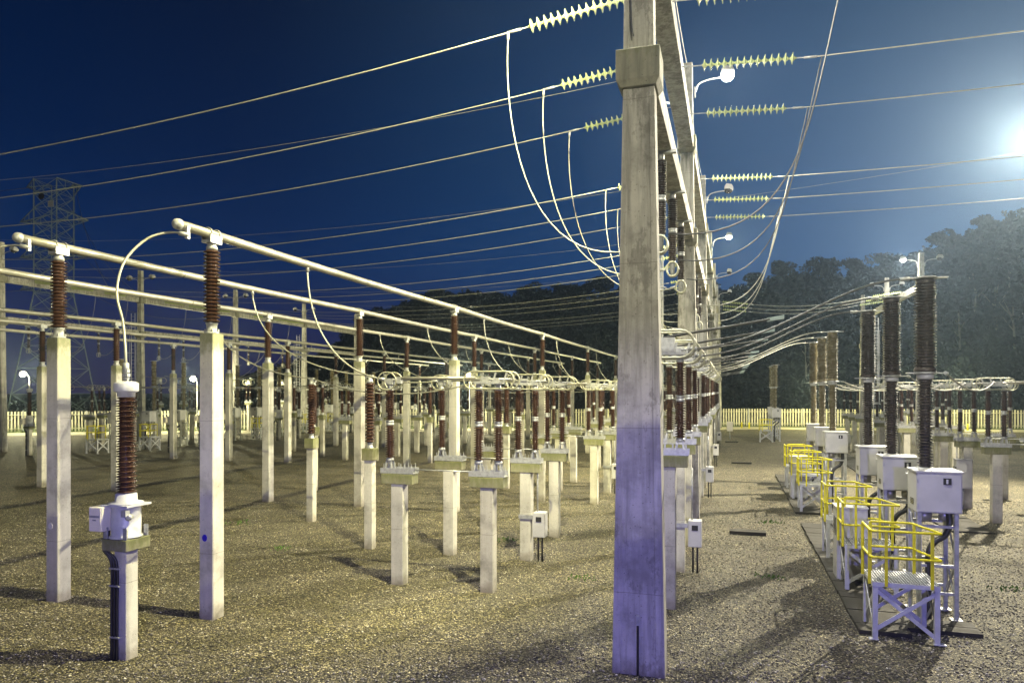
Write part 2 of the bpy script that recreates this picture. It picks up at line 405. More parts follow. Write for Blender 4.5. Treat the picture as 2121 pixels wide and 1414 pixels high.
for r_, X in ROWX.items():
    y0 = 10.05 if r_ in 'AB' else (9.5 if r_ == 'C' else 3.5); y1 = 73.2 if r_ in 'ABC' else 74.5
    t = thing('bus_tube', f'long horizontal aluminium tube, {ROWN[r_]} row of the overhead tubes', 'tube', (X, y0, TZ), 0, 'overhead aluminium bus tubes')
    mb = MB(); n = 16; L = y1-y0; secs = []
    for k in range(41):
        y = L*k/40; ph = ((y+y0-P0) % BAY)/BAY; s_ = -.035*4*ph*(1-ph) if y0+y > P0 else 0
        secs.append([(.083*math.cos(q), y, s_+.083*math.sin(q)) for q in [2*math.pi*i/n for i in range(n)]])
    mb.loft(secs)
    for i in range(len(mb.sm)): mb.sm[i] = True
    mb.build('pipe', 'alu', t)
    cap = MB(); rings = []
    for a in range(0, 9):
        th = math.pi/2*a/8; rr = .098*math.cos(th)+.001; yy = .05-.098*math.sin(th)
        rings.append([(rr*math.cos(q), yy, rr*math.sin(q)) for q in [2*math.pi*i/n for i in range(n)]])
    rings = [[(.098*math.cos(q), .09, .098*math.sin(q)) for q in [2*math.pi*i/n for i in range(n)]]]+rings
    cap.loft(rings)
    for i in range(len(cap.sm)): cap.sm[i] = True
    cap.build('end_cap', 'galv', t)

# ------------------------------------------------------------------ portal frames (gantries)
def recessed(w, d, z, rec=.012, inset=.16):
    a, b_ = w/2, d/2; i = a*(1-inset*2); ii = i-.012
    return [(-a, -b_, z), (-i, -b_, z), (-ii, -b_+rec, z), (ii, -b_+rec, z), (i, -b_, z), (a, -b_, z),
            (a, b_, z), (i, b_, z), (ii, b_-rec, z), (-ii, b_-rec, z), (-i, b_, z), (-a, b_, z)]
def make_gcolumn():
    t = thing('gantry_column', '', 'column', group='tall tapering concrete gantry columns')
    MB().loft([recessed(.79, .40, -.4), recessed(.455, .35, 8.8), recessed(.33, .30, 14.4)]).build('shaft', 'conc_gantry', t, bevel=.006)
    for z0, z1, w, d in ((8.68, 9.22, .64, .60), (11.6, 12.1, .56, .54)):
        zm = (z0+z1)/2
        MB().loft([[(x*(w/2-i_), y*(d/2-i_), z-zm) for x, y in ((-1, -1), (1, -1), (1, 1), (-1, 1))] for z, i_ in ((z0, .06), (z0+.1, 0), (z1, 0))]
                  ).build('collar', 'conc_collar', t, (0, 0, zm), bevel=.01)
    return t
gc = make_gcolumn()
def make_gbeam(L):
    t = MB().box(-.21, .21, .38, L-.38, -.22, .22).build('gantry_beam', 'conc_gantry', bevel=.01)
    return tag(t, '', 'beam', 'concrete beams between gantry columns')
gb = make_gbeam(BAY)
RN = {'M': 'centre', 'G': 'far left', 'R': 'far right'}
GY = lambda k, r='M': 10.75+BAY*k+(1.3 if r == 'G' else 0)
GCOLS = {}
for r_, X, ks in (('M', MX, range(0, 7)), ('G', GX, range(2, 7)), ('R', RX, range(4, 7))):
    for k in ks:
        w = ORD[k-ks[0]]
        lab = f'tapering concrete gantry column, {w} from the camera in the {RN[r_]} gantry line'
        if (r_, k) == ('M', 0): lab = 'massive stained concrete column closest to the camera, with a black strap at its foot'
        GCOLS[(r_, k)] = place(gc, lab, (X, GY(k, r_), 0))
        if k+1 in ks:
            for z, nm in ((9.08, 'lower'), (11.9, 'upper')):
                if r_ == 'R' and nm == 'lower': continue
                place(gb, f'{nm} concrete beam of the {RN[r_]} gantry line, {w} span from the camera', (X, GY(k, r_), z))
# strap on the front column foot
c0 = GCOLS[('M', 0)]
MB().tube(smooth_path([(.0, -.245, 0), (.0, -.243, .45), (.0, -.245, .80)], 4), .017, 8).build('earth_strap', 'black', c0)
MB().box(-.02, .02, -.262, -.228, .76, .90).build('strap_clip', 'galv', c0)
MB().tube(smooth_path([(-.13, -.24, 10.6), (-.10, -.25, 9.9), (-.09, -.26, 9.6), (-.06, -.27, 9.4)], 5), .012, 6).build('stay_wire', 'black', c0)
# ladders
def make_ladder():
    t = thing('caged_ladder', '', 'ladder', group='steel ladders on gantry columns')
    for x in (-.2, .2): MB().box(x-.025, x+.025, -.02, .02, 0, 10.8).build('rail', 'whitesteel', t)
    r = MB()
    for i in range(34): r.tube([(-.2, 0, .3+i*.31), (.2, 0, .3+i*.31)], .014, 6)
    r.build('rungs', 'whitesteel', t)
    r = MB()
    for z in (3, 5.2, 7.4, 9.6):
        r.tube([(.34*math.cos(q), -.3-.34*math.sin(q)*1.0, z) for q in [math.pi*i/10 for i in range(11)]], .02, 6)
    for a in (.3, .5, .7): r.tube([(.34*math.cos(math.pi*a), -.3-.34*math.sin(math.pi*a), 3), (.34*math.cos(math.pi*a), -.3-.34*math.sin(math.pi*a), 9.6)], .014, 5)
    r.build('cage', 'whitesteel', t)
    return t
ld = make_ladder()
for (r_, k), dx in ((('G', 3), -.8), (('G', 5), -.8), (('M', 1), -.95), (('R', 5), -.9)):
    nm = {('G', 3): 'second column of the far left', ('G', 5): 'fourth column of the far left', ('M', 1): 'second column of the centre', ('R', 5): 'distant column of the far right'}[(r_, k)]
    X = {'M': MX, 'G': GX, 'R': RX}[r_]
    place(ld, f'white caged ladder beside the {nm} gantry line', (X+dx, GY(k, r_), 0))
    if (r_, k) == ('M', 1): pass

# floodlights --------------------------------------------------------------
def make_flood(lit):
    t = thing('floodlight', '', 'floodlight', group='floodlights on the gantry columns')
    a = MB(); a.tube(smooth_path([(0, 0, -.35), (.12, 0, -.1), (.45, 0, 0), (.85, 0, .02)], 5), .028, 8); a.box(-.02, .02, -.08, .08, -.5, -.2)
    a.build('arm', 'galv', t)
    h = MB(); h.loft([[(.78, -.17, .10), (1.16, -.17, .02), (1.16, .17, .02), (.78, .17, .10)],
                      [(.80, -.2, .20), (1.18, -.2, .12), (1.18, .2, .12), (.80, .2, .20)],
                      [(.88, -.1, .34), (1.12, -.1, .29), (1.12, .1, .29), (.88, .1, .34)]])
    h.build('housing', 'paint', t)
    l = MB(); rr_ = [(.19*math.cos(math.pi/2*i/6)+.001, .03-.15*math.sin(math.pi/2*i/6)) for i in range(7)]
    l.lathe([(.19, .07)]+rr_, 14, .97, 0)
    l.build('lens', 'lampw' if lit else 'dial', t)
    return t
fl_on, fl_off = make_flood(True), make_flood(False)
LIGHTS = []
def lamp(loc, e, col=(1, .90, .62), r=.12, spot=None, aim=None, name='floodlight_lamp'):
    l = bpy.data.lights.new(name, 'SPOT' if spot else 'POINT'); l.energy = e; l.color = col; l.shadow_soft_size = r*.6
    o = bpy.data.objects.new(name, l); COL.objects.link(o); o.location = loc
    if spot:
        l.spot_size = R(spot); l.spot_blend = .5
        o.rotation_euler = (Vector(aim)-Vector(loc)).to_track_quat('-Z', 'Y').to_euler()
    LIGHTS.append(o); return o
WARM = (1, .90, .42)
for r_, k, side, on, z in (('M', 0, 1, 1, 13.6), ('M', 0, -1, 1, 13.3), ('M', 1, 1, 1, 13.85), ('M', 1, -1, 1, 13.3), ('M', 2, 1, 0, 13.6), ('M', 3, 1, 1, 13.9), ('M', 4, 1, 0, 13.6), ('M', 5, 1, 0, 13.6),
                           ('M', 2, -1, 1, 13.3), ('G', 2, 1, 0, 13.7), ('G', 3, -1, 0, 13.7), ('G', 3, 1, 0, 13.7), ('G', 4, -1, 0, 13.7), ('G', 4, 1, 0, 13.7), ('G', 5, -1, 0, 13.7), ('G', 5, 1, 0, 13.7),
                           ('R', 4, -1, 1, 13.9), ('R', 4, 1, 0, 13.9), ('R', 5, -1, 0, 13.7), ('R', 5, 1, 0, 13.7)):
    X = {'M': MX, 'G': GX, 'R': RX}[r_]
    k0 = {'M': 0, 'G': 2, 'R': 4}[r_]
    lab = f'{"lit" if on else "unlit"} floodlight, {"right" if side > 0 else "left"} side of {ORD[k-k0]} column, {RN[r_]} gantry line'
    place(fl_on if on else fl_off, lab, (X+side*.24, GY(k, r_), z), 0 if side > 0 else math.pi)
    if on:
        AIM = {('M', 0, -1): (-19, 22, 0), ('M', 2, -1): (-22, 48, 0), ('M', 1, -1): (-26, 34, 0), ('M', 1, 1): (3, 30, 0)}.get((r_, k, side))
        E_ = {('M', 0, 1): 500, ('M', 1, -1): 16000, ('M', 0, -1): 27000, ('M', 1, 1): 1500, ('M', 2, -1): 22000, ('M', 3, 1): 4500, ('R', 4, -1): 15000}[(r_, k, side)]
        lamp((X+side*1.24, GY(k), z-.12), E_, (1, .94, .8) if r_ == 'R' else WARM, spot=(112 if k == 0 else 125) if AIM else None, aim=AIM)

# ------------------------------------------------------------------ glass insulator strings and overhead conductors
def disc_mesh():
    b_ = MB(); pr = [(.028, 0), (.032, .02), (.06, .03), (.135, .055), (.137, .065), (.10, .066), (.055, .08), (.045, .10), (.028, .115), (.022, .145)]
    v = []; f = []; n = 16
    b_.lathe(pr, n)
    b_.v = [(z, x, y) for x, y, z in b_.v]          # axis along +X
    return b_
def make_string(nd, single):
    t = thing('glass_insulator_string', '', 'insulator string', group='strings of green glass disc insulators')
    MB().tube([(-.45, 0, 0), (0, 0, 0)], .014, 6).build('link', 'galv', t)
    if single:
        b_ = MB()
        for i in range(nd):
            d = disc_mesh(); b_.add([(x+i*.146, y, z) for x, y, z in d.v], d.f, True)
        b_.build('disc_stack', 'glass', t)
    else:
        d0 = disc_mesh().build('glass_disc', 'glass', t)
        for i in range(1, nd):
            d = d0.copy(); COL.objects.link(d); d.parent = t; d.location = (i*.146, 0, 0)
    e = MB(); e.tube([(nd*.146, 0, 0), (nd*.146+.42, 0, 0)], .012, 6); e.tube([(nd*.146+.15, 0, 0), (nd*.146+.42, 0, 0)], .028, 8)
    e.build('dead_end_clamp', 'galv', t)
    return t
st_near, st_far = make_string(14, False), make_string(14, True)
SL = .45+14*.146+.42
def orient(o, d):
    d = Vector(d).normalized(); o.rotation_euler = (0, -math.asin(d.z), math.atan2(d.y, d.x))
NTH = ['nearest', 'second', 'third']
def overhead(Xa, Xb, y, za, zb, sag, r, bay, ph, side, near):
    # strings at both ends and a sagging conductor between
    pa, pb = Vector((Xa, y, za)), Vector((Xb, y, zb)); sgn = 1 if Xb > Xa else -1
    L = abs(Xb-Xa); ta = Vector((sgn, 0, -4*sag/L)).normalized(); tb = Vector((-sgn, 0, -4*sag/L)).normalized()
    nm = f'{NTH[ph]} wire, {ORD[bay]} bay'
    for p, d, wh in ((pa, ta, 'centre gantry end'), (pb, tb, ('left' if sgn < 0 else 'right')+' gantry end')):
        o = place(st_near if (near and wh[0] == 'c') else st_far, f'glass disc string, {wh}, {side} side, {nm}', p+d*.45)
        orient(o, d)
    qa, qb = pa+ta*(SL-.05), pb+tb*(SL-.05)
    pts = cat_pts(qa, qb, sag*.86, 26)
    cable(pts, r, f'overhead conductor {side} of the centre gantry, {nm}', 'overhead conductors between gantries')
    return qa, pts
DROPS = {}
for bay in range(5):
    for ph in range(3):
        y = PH[ph]+BAY*bay
        rr = .014 if bay < 1 else (.016 if bay < 3 else .018)
        DROPS[('L', bay, ph)] = overhead(MX-.22, GX+.22, y, 12.0, 12.0, 1.45, rr, bay, ph, 'left', bay < 2)
        if bay in (0, 1, 4): DROPS[('R', bay, ph)] = overhead(MX+.22, RX-.22 if bay > 1 else RX+22, y, 11.75, 12.0 if bay > 1 else 13.1, .45 if bay > 1 else .5, rr*1.05, bay, ph, 'right', bay < 2)
# far-right continuation wires anchor: a second set of thin earth wires on the column tops
for k in range(1, 6):
    for X1, X2, s_ in ((MX, GX, 'left'),):
        cable(cat_pts((X1, GY(k), 14.35), (X2, GY(k), 14.35), 1.1, 24), .008, f'thin earth wire between column tops, {ORD[k]} one left of the centre gantry', 'thin earth wires')
for k in range(0, 4):
    cable(cat_pts((MX, GY(k), 14.4), (MX, GY(k+1), 14.4), .5, 10), .008, f'thin earth wire along the centre gantry tops, {ORD[k]} span', 'thin earth wires')
cable(cat_pts((MX+.2, GY(2), 13.2), (RX+12, GY(2), 16.0), .3, 12), .008, 'thin earth wire from the third centre column to the right gantry', 'thin earth wires')

# ------------------------------------------------------------------ hanging insulators from lower beams
def make_hanging():
    t = thing('hanging_insulator', '', 'insulator', group='brown insulators hanging below the gantry beams')
    MB().box(-.3, .3, -.06, .06, -.05, .0).build('hanger_bracket', 'galv', t)
    MB().lathe([(.05, -.18), (.07, -.16), (.07, -.07), (.05, -.05)], 12).build('top_fitting', 'galv', t)
    ins_brown(t, -.86, -.18, 15, .075, .115, mt='umber', seg=16)
    MB().lathe([(.06, -.98), (.1, -.965), (.1, -.93), (.07, -.92), (.1, -.90), (.1, -.87), (.06, -.86)], 14).build('flange', 'galv', t)
    ins_brown(t, -1.62, -.98, 15, .072, .108, mt='umber', seg=16)
    MB().lathe([(.03, -1.95), (.05, -1.94), (.06, -1.70), (.08, -1.66), (.07, -1.62)], 12).build('bottom_fitting', 'galv', t)
    for y in (-.08, .08):
        MB().tube([(.13*math.cos(q), y, -1.82+.17*math.sin(q)) for q in [2*math.pi*i/20 for i in range(20)]], .02, 8, True).build('corona_ring', 'ring', t)
    return t
hg = make_hanging()
HB = {}
for r_, X, bays in (('M', MX, (0, 1, 2)), ('G', GX, (2, 3, 4))):
    for bay in bays:
        for ph in range(3):
            y = PH[ph]+BAY*bay; w = f'{NTH[ph]} of three, {ORD[bay-bays[0]]} span'
            place(hg, f'brown insulator with ring below the {RN[r_]} gantry beam, {w}', (X, y, 8.86))
            HB[(r_, bay, ph)] = Vector((X, y, 6.95))
# droppers from overhead conductors
for bay in (0, 1, 2):
    for ph in range(3):
        y = PH[ph]+BAY*bay; nm = f'{NTH[ph]} of three, {ORD[bay]} bay'
        qa, pts = DROPS[('L', bay, ph)]; s_ = qa+Vector((-.05, 0, -.02)); e = HB[('M', bay, ph)]
        cable(bez(s_, s_+Vector((-.15, 0, -1.9)), e+Vector((-2.7, 0, -.65)), e+Vector((-.15, 0, .1))), .015, f'drooping jumper left of the centre gantry, {nm}', 'jumpers hanging from overhead wires', ends=bay < 1)
        if ('R', bay, ph) not in DROPS: continue
        qa, pts = DROPS[('R', bay, ph)]; s_ = qa+Vector((.15, 0, -.02))
        cable(bez(s_, s_+Vector((-.55, 0, -2.4)), e+Vector((2.6, 0, -.05)), e+Vector((.15, 0, .3))), .017, f'drooping jumper right of the centre gantry, {nm}', 'jumpers hanging from overhead wires', 'darkcable' if bay < 1 else 'cable')
for bay in (2, 3, 4):
    for ph in range(3):
        y = PH[ph]+BAY*bay; e = HB[('G', bay, ph)]; s_ = Vector((GX+2.9, y, 11.5))
        cable(bez(s_, s_+Vector((.1, 0, -1.6)), e+Vector((1.8, 0, -.5)), e+Vector((.1, 0, .1)), 14), .017, f'jumper curving down beside the far left gantry, {NTH[ph]} in its {ORD[bay-2]} span', 'jumpers hanging from overhead wires')

# ------------------------------------------------------------------ disconnect switches
def tfeet(mb, x, z0, z1, r):
    for i in range(4):
        a = math.pi/4+i*math.pi/2; c_, s_ = math.cos(a), math.sin(a)
        mb.bar((x+.125*c_, .125*s_, z0), (x+r*c_, r*s_, z1), .035, .02)
def make_disc(open_=False, box=False):
    dz = .55 if open_ else 0
    t = thing('disconnect_switch', '', 'disconnector', group='disconnect switches on twin concrete T supports')
    for x in ((0,) if open_ else (0, -2.05)):
        MB().loft([[(x+a*.14, b_*.14, z) for a, b_ in ((-1, -1), (1, -1), (1, 1), (-1, 1))] for z in (-.2, 2.18+dz)]).build('support_column', 'conc', t, bevel=.012)
        cp = MB().box(-.37, .37, -.16, .16, -.11, .11).build('support_cap', 'conc_cap', t, (x, 0, 2.29+dz), bevel=.012)
        ch = MB(); ch.box(x-.39, x+.39, -.15, -.14, 2.41, 2.53); ch.box(x-.39, x+.39, -.14, .14, 2.41, 2.42); ch.box(x-.39, x+.39, .14, .15, 2.41, 2.53)
        for bx in (-.33, -.16, -.07, .08, .16, .33): ch.tube([(x+bx, -.10, 2.36), (x+bx, -.10, 2.62)], .009, 5); ch.tube([(x+bx, .10, 2.36), (x+bx, .10, 2.62)], .009, 5)
        ch.build('channel', 'galv', t, (0, 0, dz))
    for x in ((.22, -.22) if open_ else (.22, -.22, -2.28)):
        ft = MB(); tfeet(ft, x, 2.42, 2.68, .07); ft.lathe([(.085, 2.66), (.09, 2.70), (.075, 2.74)], 12, x, 0)
        ft.build('insulator_foot', 'galv', t, (0, 0, dz))
        i1 = MB().lathe(sheds(2.74, 3.44, 14, .056, .104), 16).build('insulator', 'brown', t, (x, 0, dz))
        MB().lathe([(.07, 3.44), (.085, 3.455), (.085, 3.49), (.06, 3.50), (.085, 3.51), (.085, 3.55), (.07, 3.56)], 14, 0, 0).build('flange', 'galv', i1)
        MB().lathe(sheds(3.56, 4.20, 13, .054, .100), 16).build('insulator', 'brown', t, (x, 0, dz))
        MB().lathe([(.07, 4.20), (.08, 4.22), (.055, 4.27), (.055, 4.34)], 12, x, 0).build('head_fitting', 'galv', t, (0, 0, dz))
    hb = MB(); hb.box(-.30, .32, -.09, .09, 4.34, 4.40); hb.box(-.12, .02, -.07, .07, 4.40, 4.50); hb.box(.12, .24, -.05, .05, 4.38, 4.47)
    hb.tube([(-.3, 0, 4.44), (.5, 0, 4.44)], .022, 8)
    for px in (-.18, .1, .34): hb.bar((px, 0, 4.38), (px+.06, 0, 4.58), .035)
    hb.build('hinge_mechanism', 'galv', t, (0, 0, dz))
    def race(x0, x1, z0, z1, y, r=.016):
        h = (z1-z0)/2; c0_, c1_ = x0+h, x1-h; P_ = []
        for i in range(9): q = math.pi/2+math.pi*i/8; P_.append((c0_+h*math.cos(q), y, (z0+z1)/2+h*math.sin(q)))
        for i in range(9): q = -math.pi/2+math.pi*i/8; P_.append((c1_+h*math.cos(q), y, (z0+z1)/2+h*math.sin(q)))
        return MB().tube(P_, r, 8, True)
    for y in (() if open_ else (-.2, .2)): race(-.48, .62, 4.24, 4.60, y).build('corona_ring', 'ring', t)
    for y in (() if open_ else (-.16, .16)): race(-2.50, -2.06, 4.22, 4.60, y).build('corona_ring', 'ring', t)
    jw = MB(); jw.box(-2.36, -2.20, -.06, .06, 4.34, 4.47); jw.tube([(-2.30, 0, 4.43), (-2.02, 0, 4.43)], .03, 8); jw.box(-2.10, -2.0, -.05, .05, 4.36, 4.50)
    if not open_: jw.build('contact_jaw', 'galv', t)
    if open_:
        for y in (-.06, .06): MB().tube([(-.1, y, 4.68), (1.85, y, 4.98)], .019, 8).build('contact_arm', 'darkcable', t, (0, 0, dz))
        MB().loft([[(1.8, y, z) for y, z in ((-.07, 4.935), (.07, 4.935), (.07, 5.005), (-.07, 5.005))], [(2.10, y, z) for y, z in ((-.07, 4.985), (.07, 4.985), (.07, 5.055), (-.07, 5.055))]]).build('contact_tip', 'lattice', t, (0, 0, dz))
        h2 = MB(); h2.box(-.16, .12, -.1, .1, 4.4, 4.68); h2.build('arm_hub', 'galv', t, (0, 0, dz))
        for y in (-.26, .26): race(-.55, .50, 4.28, 4.80, y, .024).build('corona_ring', 'ring', t, (0, 0, dz))
    else:
        MB().tube([(-.28, 0, 4.47), (-2.15, 0, 4.47)], .036, 10).build('contact_arm', 'alu', t)
    if not open_: MB().tube([(-.39, -.05, 2.50), (-1.66, -.05, 2.50)], .015, 6).build('tie_rod', 'galv', t)
    if box:
        b_ = MB().box(.22, .52, -.24, .08, .62, 1.22).build('drive_box', 'paint', t, bevel=.012)
        MB().box(.30, .44, -.252, -.24, 1.0, 1.12).build('door_window', 'dial', b_)
        a = MB(); a.box(-.16, .24, -.17, -.145, 1.04, 1.14); a.box(.14, .165, -.17, .17, 1.04, 1.14); a.build('bracket', 'galv', t)
        MB().tube([(.30, -.06, 1.22), (.30, -.06, 2.42)], .018, 8).build('drive_shaft', 'galv', t)
        for x in (.32, .42): MB().tube([(x, -.08, .62), (x, -.08, -.02)], .022, 8).build('conduit', 'black', t)
    return t
dsA = {(o, b_): make_disc(o, b_) for o in (0, 1) for b_ in (0, 1)}
PW = ['nearest', 'middle', 'farthest']
def disc_group(x, bays, where, open_=0, rot=0, k0=0, g0=0):
    for bay in bays:
        for ph in range(3):
            w = f'{PW[ph]} of three, {ORD[bay-k0]} bay'
            st_ = 'open' if open_ else 'closed'
            extra = ' with drive box' if ph == 1 else ''
            place(dsA[(open_, 1 if ph == 1 else 0)], f'{st_} switch{extra} {where}, {w}', (x, PH[ph]+BAY*bay, 0), rot)
disc_group(-4.85, range(0, 5), 'between near tube and centre gantry')
disc_group(-1.15, range(0, 4), 'beneath the centre gantry', 1)
disc_group(8.1, range(1, 4), 'right of the breakers', 0, math.pi, 1)
disc_group(-22.4, range(2, 5), 'under the fourth tube', 0, math.pi, 2)
disc_group(-44.4, range(2, 6), 'beside the far left gantry', 0, math.pi, 2)
disc_group(13.7, range(4, 5), 'beneath the far right gantry', 0, math.pi, 4)
disc_group(-47.9, range(3, 6), 'beneath the far left gantry', 1, math.pi, 3)

# low insulator posts with square mossy caps
def make_low():
    t = thing('low_insulator_post', '', 'post', group='low concrete posts with mossy square caps')
    MB().loft([[(a*.115, b_*.115, z) for a, b_ in ((-1, -1), (1, -1), (1, 1), (-1, 1))] for z in (-.2, 2.35)]).build('column', 'conc', t, bevel=.012)
    MB().box(-.165, .165, -.165, .165, -.16, .16).build('cap', 'conc_cap', t, (0, 0, 2.51), bevel=.012)
    MB().lathe([(.10, 2.67), (.10, 2.69), (.07, 2.71), (.07, 2.80), (.085, 2.82)], 12).build('base_fitting', 'galv', t)
    ins_brown(t, 2.82, 4.40, 19, .085, .138, seg=18)
    MB().lathe([(.085, 4.40), (.085, 4.46), (.06, 4.50), (.06, 4.56)], 12).box(-.09, .09, -.05, .05, 4.56, 4.62).build('top_clamp', 'galv', t)
    return t
lp = make_low()
for bay in range(0, 5):
    for r_, ph, dy in (('A', 1, 0), ('B', 2, 0), ('A', 2, .02), ('C', 0, 12.1)):
        if r_ == 'A' and ph == 2: continue
        if bay == 4 and r_ == 'C': continue
        place(lp, f'low post with mossy cap below the {ROWN[r_]} tube, {ORD[bay]} bay from camera, {PW[ph]} position', (ROWX[r_], PH[ph]+BAY*bay+dy, 0))
for bay in range(2, 5):
    for r_, ph in (('D', 1), ('E', 2)):
        place(lp, f'low distant post with mossy cap below the {ROWN[r_]} tube, {ORD[bay-2]} along', (ROWX[r_]-.1, PH[ph]+BAY*bay-1.6, 0))
# droppers from tubes to switches
def clampbox(x, y, z, parent):
    return None
for bay in range(0, 5):
    for r_, ph in (('A', 0), ('B', 1), ('C', 2)):
        X = ROWX[r_]; y = PH[ph]+BAY*bay; s_ = Vector((X, y-.02, TZ-.06)); e = Vector((-7.28, y, 4.45))
        nm = f'{ORD[bay]} bay'
        if ph == 0:
            pts = bez(s_, s_+Vector((0, 0, -1.6)), e+Vector((-1.0, 0, .12)), e)
        elif ph == 1:
            mid = Vector((-9.2, y, 4.6)); pts = bez(s_, s_+Vector((.1, 0, -1.7)), mid+Vector((-1.6, 0, .1)), mid, 16)+cat_pts(mid, e, .10, 8)[1:]
        else:
            mid = Vector((-12.9, y, 4.6)); pts = bez(s_, s_+Vector((.1, 0, -1.7)), mid+Vector((-1.6, 0, .1)), mid, 16)+cat_pts(mid, e, .42, 14)[1:]
        cable(pts, .019, f'conductor dropping from the {ROWN[r_]} tube to its switch, {nm}', 'conductors dropping from the tubes', ends=bay < 2)
for bay in range(2, 5):
    for r_, ph in (('D', 0), ('E', 1), ('F', 2)):
        X = ROWX[r_]; y = PH[ph]+BAY*bay; s_ = Vector((X, y, TZ-.06)); e = Vector((-42.0, y, 4.45))
        pts = bez(s_, s_+Vector((-.2, 0, -2.4)), e+Vector((4, 0, -.3)), e, 16)
        cable(pts, .019, f'conductor dropping leftwards from the {ROWN[r_]} tube, {ORD[bay-2]} far bay', 'conductors dropping from the tubes')

# ------------------------------------------------------------------ instrument transformer at the left front
def make_ct():
    t = thing('current_transformer', '', 'transformer', group='instrument transformers on concrete posts')
    MB().loft([[(a*.115, b_*.12, z) for a, b_ in ((-1, -1), (1, -1), (1, 1), (-1, 1))] for z in (-.2, 1.72)]).build('column', 'conc', t, bevel=.012)
    MB().box(-.24, .24, -.24, .24, -.09, .09).build('cap', 'conc_cap', t, (0, 0, 1.81), bevel=.012)
    tk = MB().lathe([(.245, 1.905), (.245, 1.93), (.215, 1.94), (.215, 2.40), (.225, 2.41)], 28).build('tank', 'whitesteel', t)
    fp = MB(); fp.box(-.26, .26, -.24, .24, 2.40, 2.43); fp.lathe([(.25, 2.43), (.25, 2.45), (.16, 2.47), (.155, 2.58), (.13, 2.60)], 24); fp.build('top_flange', 'whitesteel', t)
    for a, b_ in ((-1, -1), (1, -1), (1, 1), (-1, 1)): MB().box(a*.19-.035, a*.19+.035, b_*.205-.012, b_*.205+.012, 1.902, 2.08).build('mounting_lug', 'galv', t)
    MB().lathe([(.05, 0), (.05, .10), (.03, .12)], 12).build('valve', 'galv', t, (.20, -.12, 2.25)).rotation_euler = (R(90), 0, R(30))
    MB().box(.15, .24, -.25, -.17, 2.26, 2.36).build('earth_terminal', 'galv', t)
    MB().lathe(sheds(2.60, 4.10, 38, .095, .155, .135), 24).build('insulator', 'brown', t)
    MB().lathe([(.13, 4.10), (.13, 4.17), (.175, 4.19), (.18, 4.20), (.18, 4.31), (.165, 4.33), (.10, 4.35), (.0001, 4.35)], 28).build('head', 'whitesteel', t)
    pm = MB(); pm.box(-.035, .035, -.012, .012, 4.33, 4.50); pm.box(-.05, .05, -.03, .03, 4.42, 4.47); pm.box(-.045, .045, -.03, .03, 4.49, 4.54)
    for x in (-.022, .022):
        for z in (4.39, 4.44, 4.51): pm.tube([(x, -.045, z), (x, .045, z)], .009, 6)
    pm.build('terminal_palm', 'galv', t)
    bx = MB().box(-.42, -.17, -.30, -.02, 2.02, 2.40).build('terminal_box', 'cream', t, bevel=.01)
    dr = MB(); dr.box(-.405, -.185, -.311, -.30, 2.035, 2.385); dr.build('door', 'cream', bx)
    lb = MB(); lb.box(-.40, -.20, -.317, -.311, 2.24, 2.27); lb.box(-.335, -.27, -.318, -.311, 2.19, 2.21); lb.build('latch', 'galv', bx)
    for i, (x, y) in enumerate(((-.30, -.12), (-.26, -.14), (-.22, -.12))):
        MB().tube(smooth_path([(x, y, 2.03), (x+.01, y-.02, 1.88), (x+.05, y-.07, 1.72), (-.14+i*.055, -.15, 1.5), (-.14+i*.055, -.145, .8), (-.14+i*.055, -.145, -.05)], 6), .02, 8).build('conduit', 'black', t)
    cp = MB()
    for z in (1.42, 1.15, .35): cp.box(-.165, .02, -.172, -.12, z, z+.025)
    cp.build('conduit_clips', 'galv', t)
    return t
ct = make_ct()
place(ct, 'transformer with brown ribbed insulator, tank and cream box on a short post, left foreground', (-9.1, 8.9, 0))
for k, (r_, bay) in enumerate(((0, 2), (0, 3), (0, 4), (0, 5))):
    for j, x in enumerate((-36.5,)):
        for ph in range(3):
            place(ct, f'distant transformer right of the far left breakers, {PW[ph]} in {ORD[k]} group', (x, PH[ph]+BAY*bay+1.2, 0))
for (x, y, w) in ((-45.8, 33.9, 'nearest the far left column'), (-43.6, 34.9, 'second beside the far left column')):
    place(ct, f'small distant transformer with grey box, {w}', (x, y, 0))
# tube-end loop to the front transformer
def endloop(X, y0, e, lab):
    a = Vector((X, y0, TZ-.11)); p = [a+Vector((.07, .05, -.05)), a+Vector((-.12, -.12, -.03)), Vector((X-.35, y0-.42, 6.80)), Vector((X-.45, y0-.80, 6.35)), Vector((X-.38, y0-1.02, 5.8)), Vector((X-.13, y0-1.14, 5.3)), e+Vector((-.02, 0, .35)), e]
    t = cable(smooth_path(p, 5), .022, lab, 'looped conductors at the tube ends', ends=True)
    q = MB().box(-.03, .03, -.03, .03, -.10, .12).build('tube_clamp', 'galv', t, Vector((0, 0, .03)))
    return t
endloop(-9.2, 10.20, Vector((-9.1, 8.9, 4.5)), 'flexible conductor looping from the nearest tube end down to the front transformer')
endloop(-12.9, 10.20, Vector((-12.8, 8.9, 4.5)), 'flexible conductor looping from the second tube end, left edge of the photo')
place(ct, 'transformer on a short post just outside the left edge, under the second tube end', (-12.8, 8.9, 0))

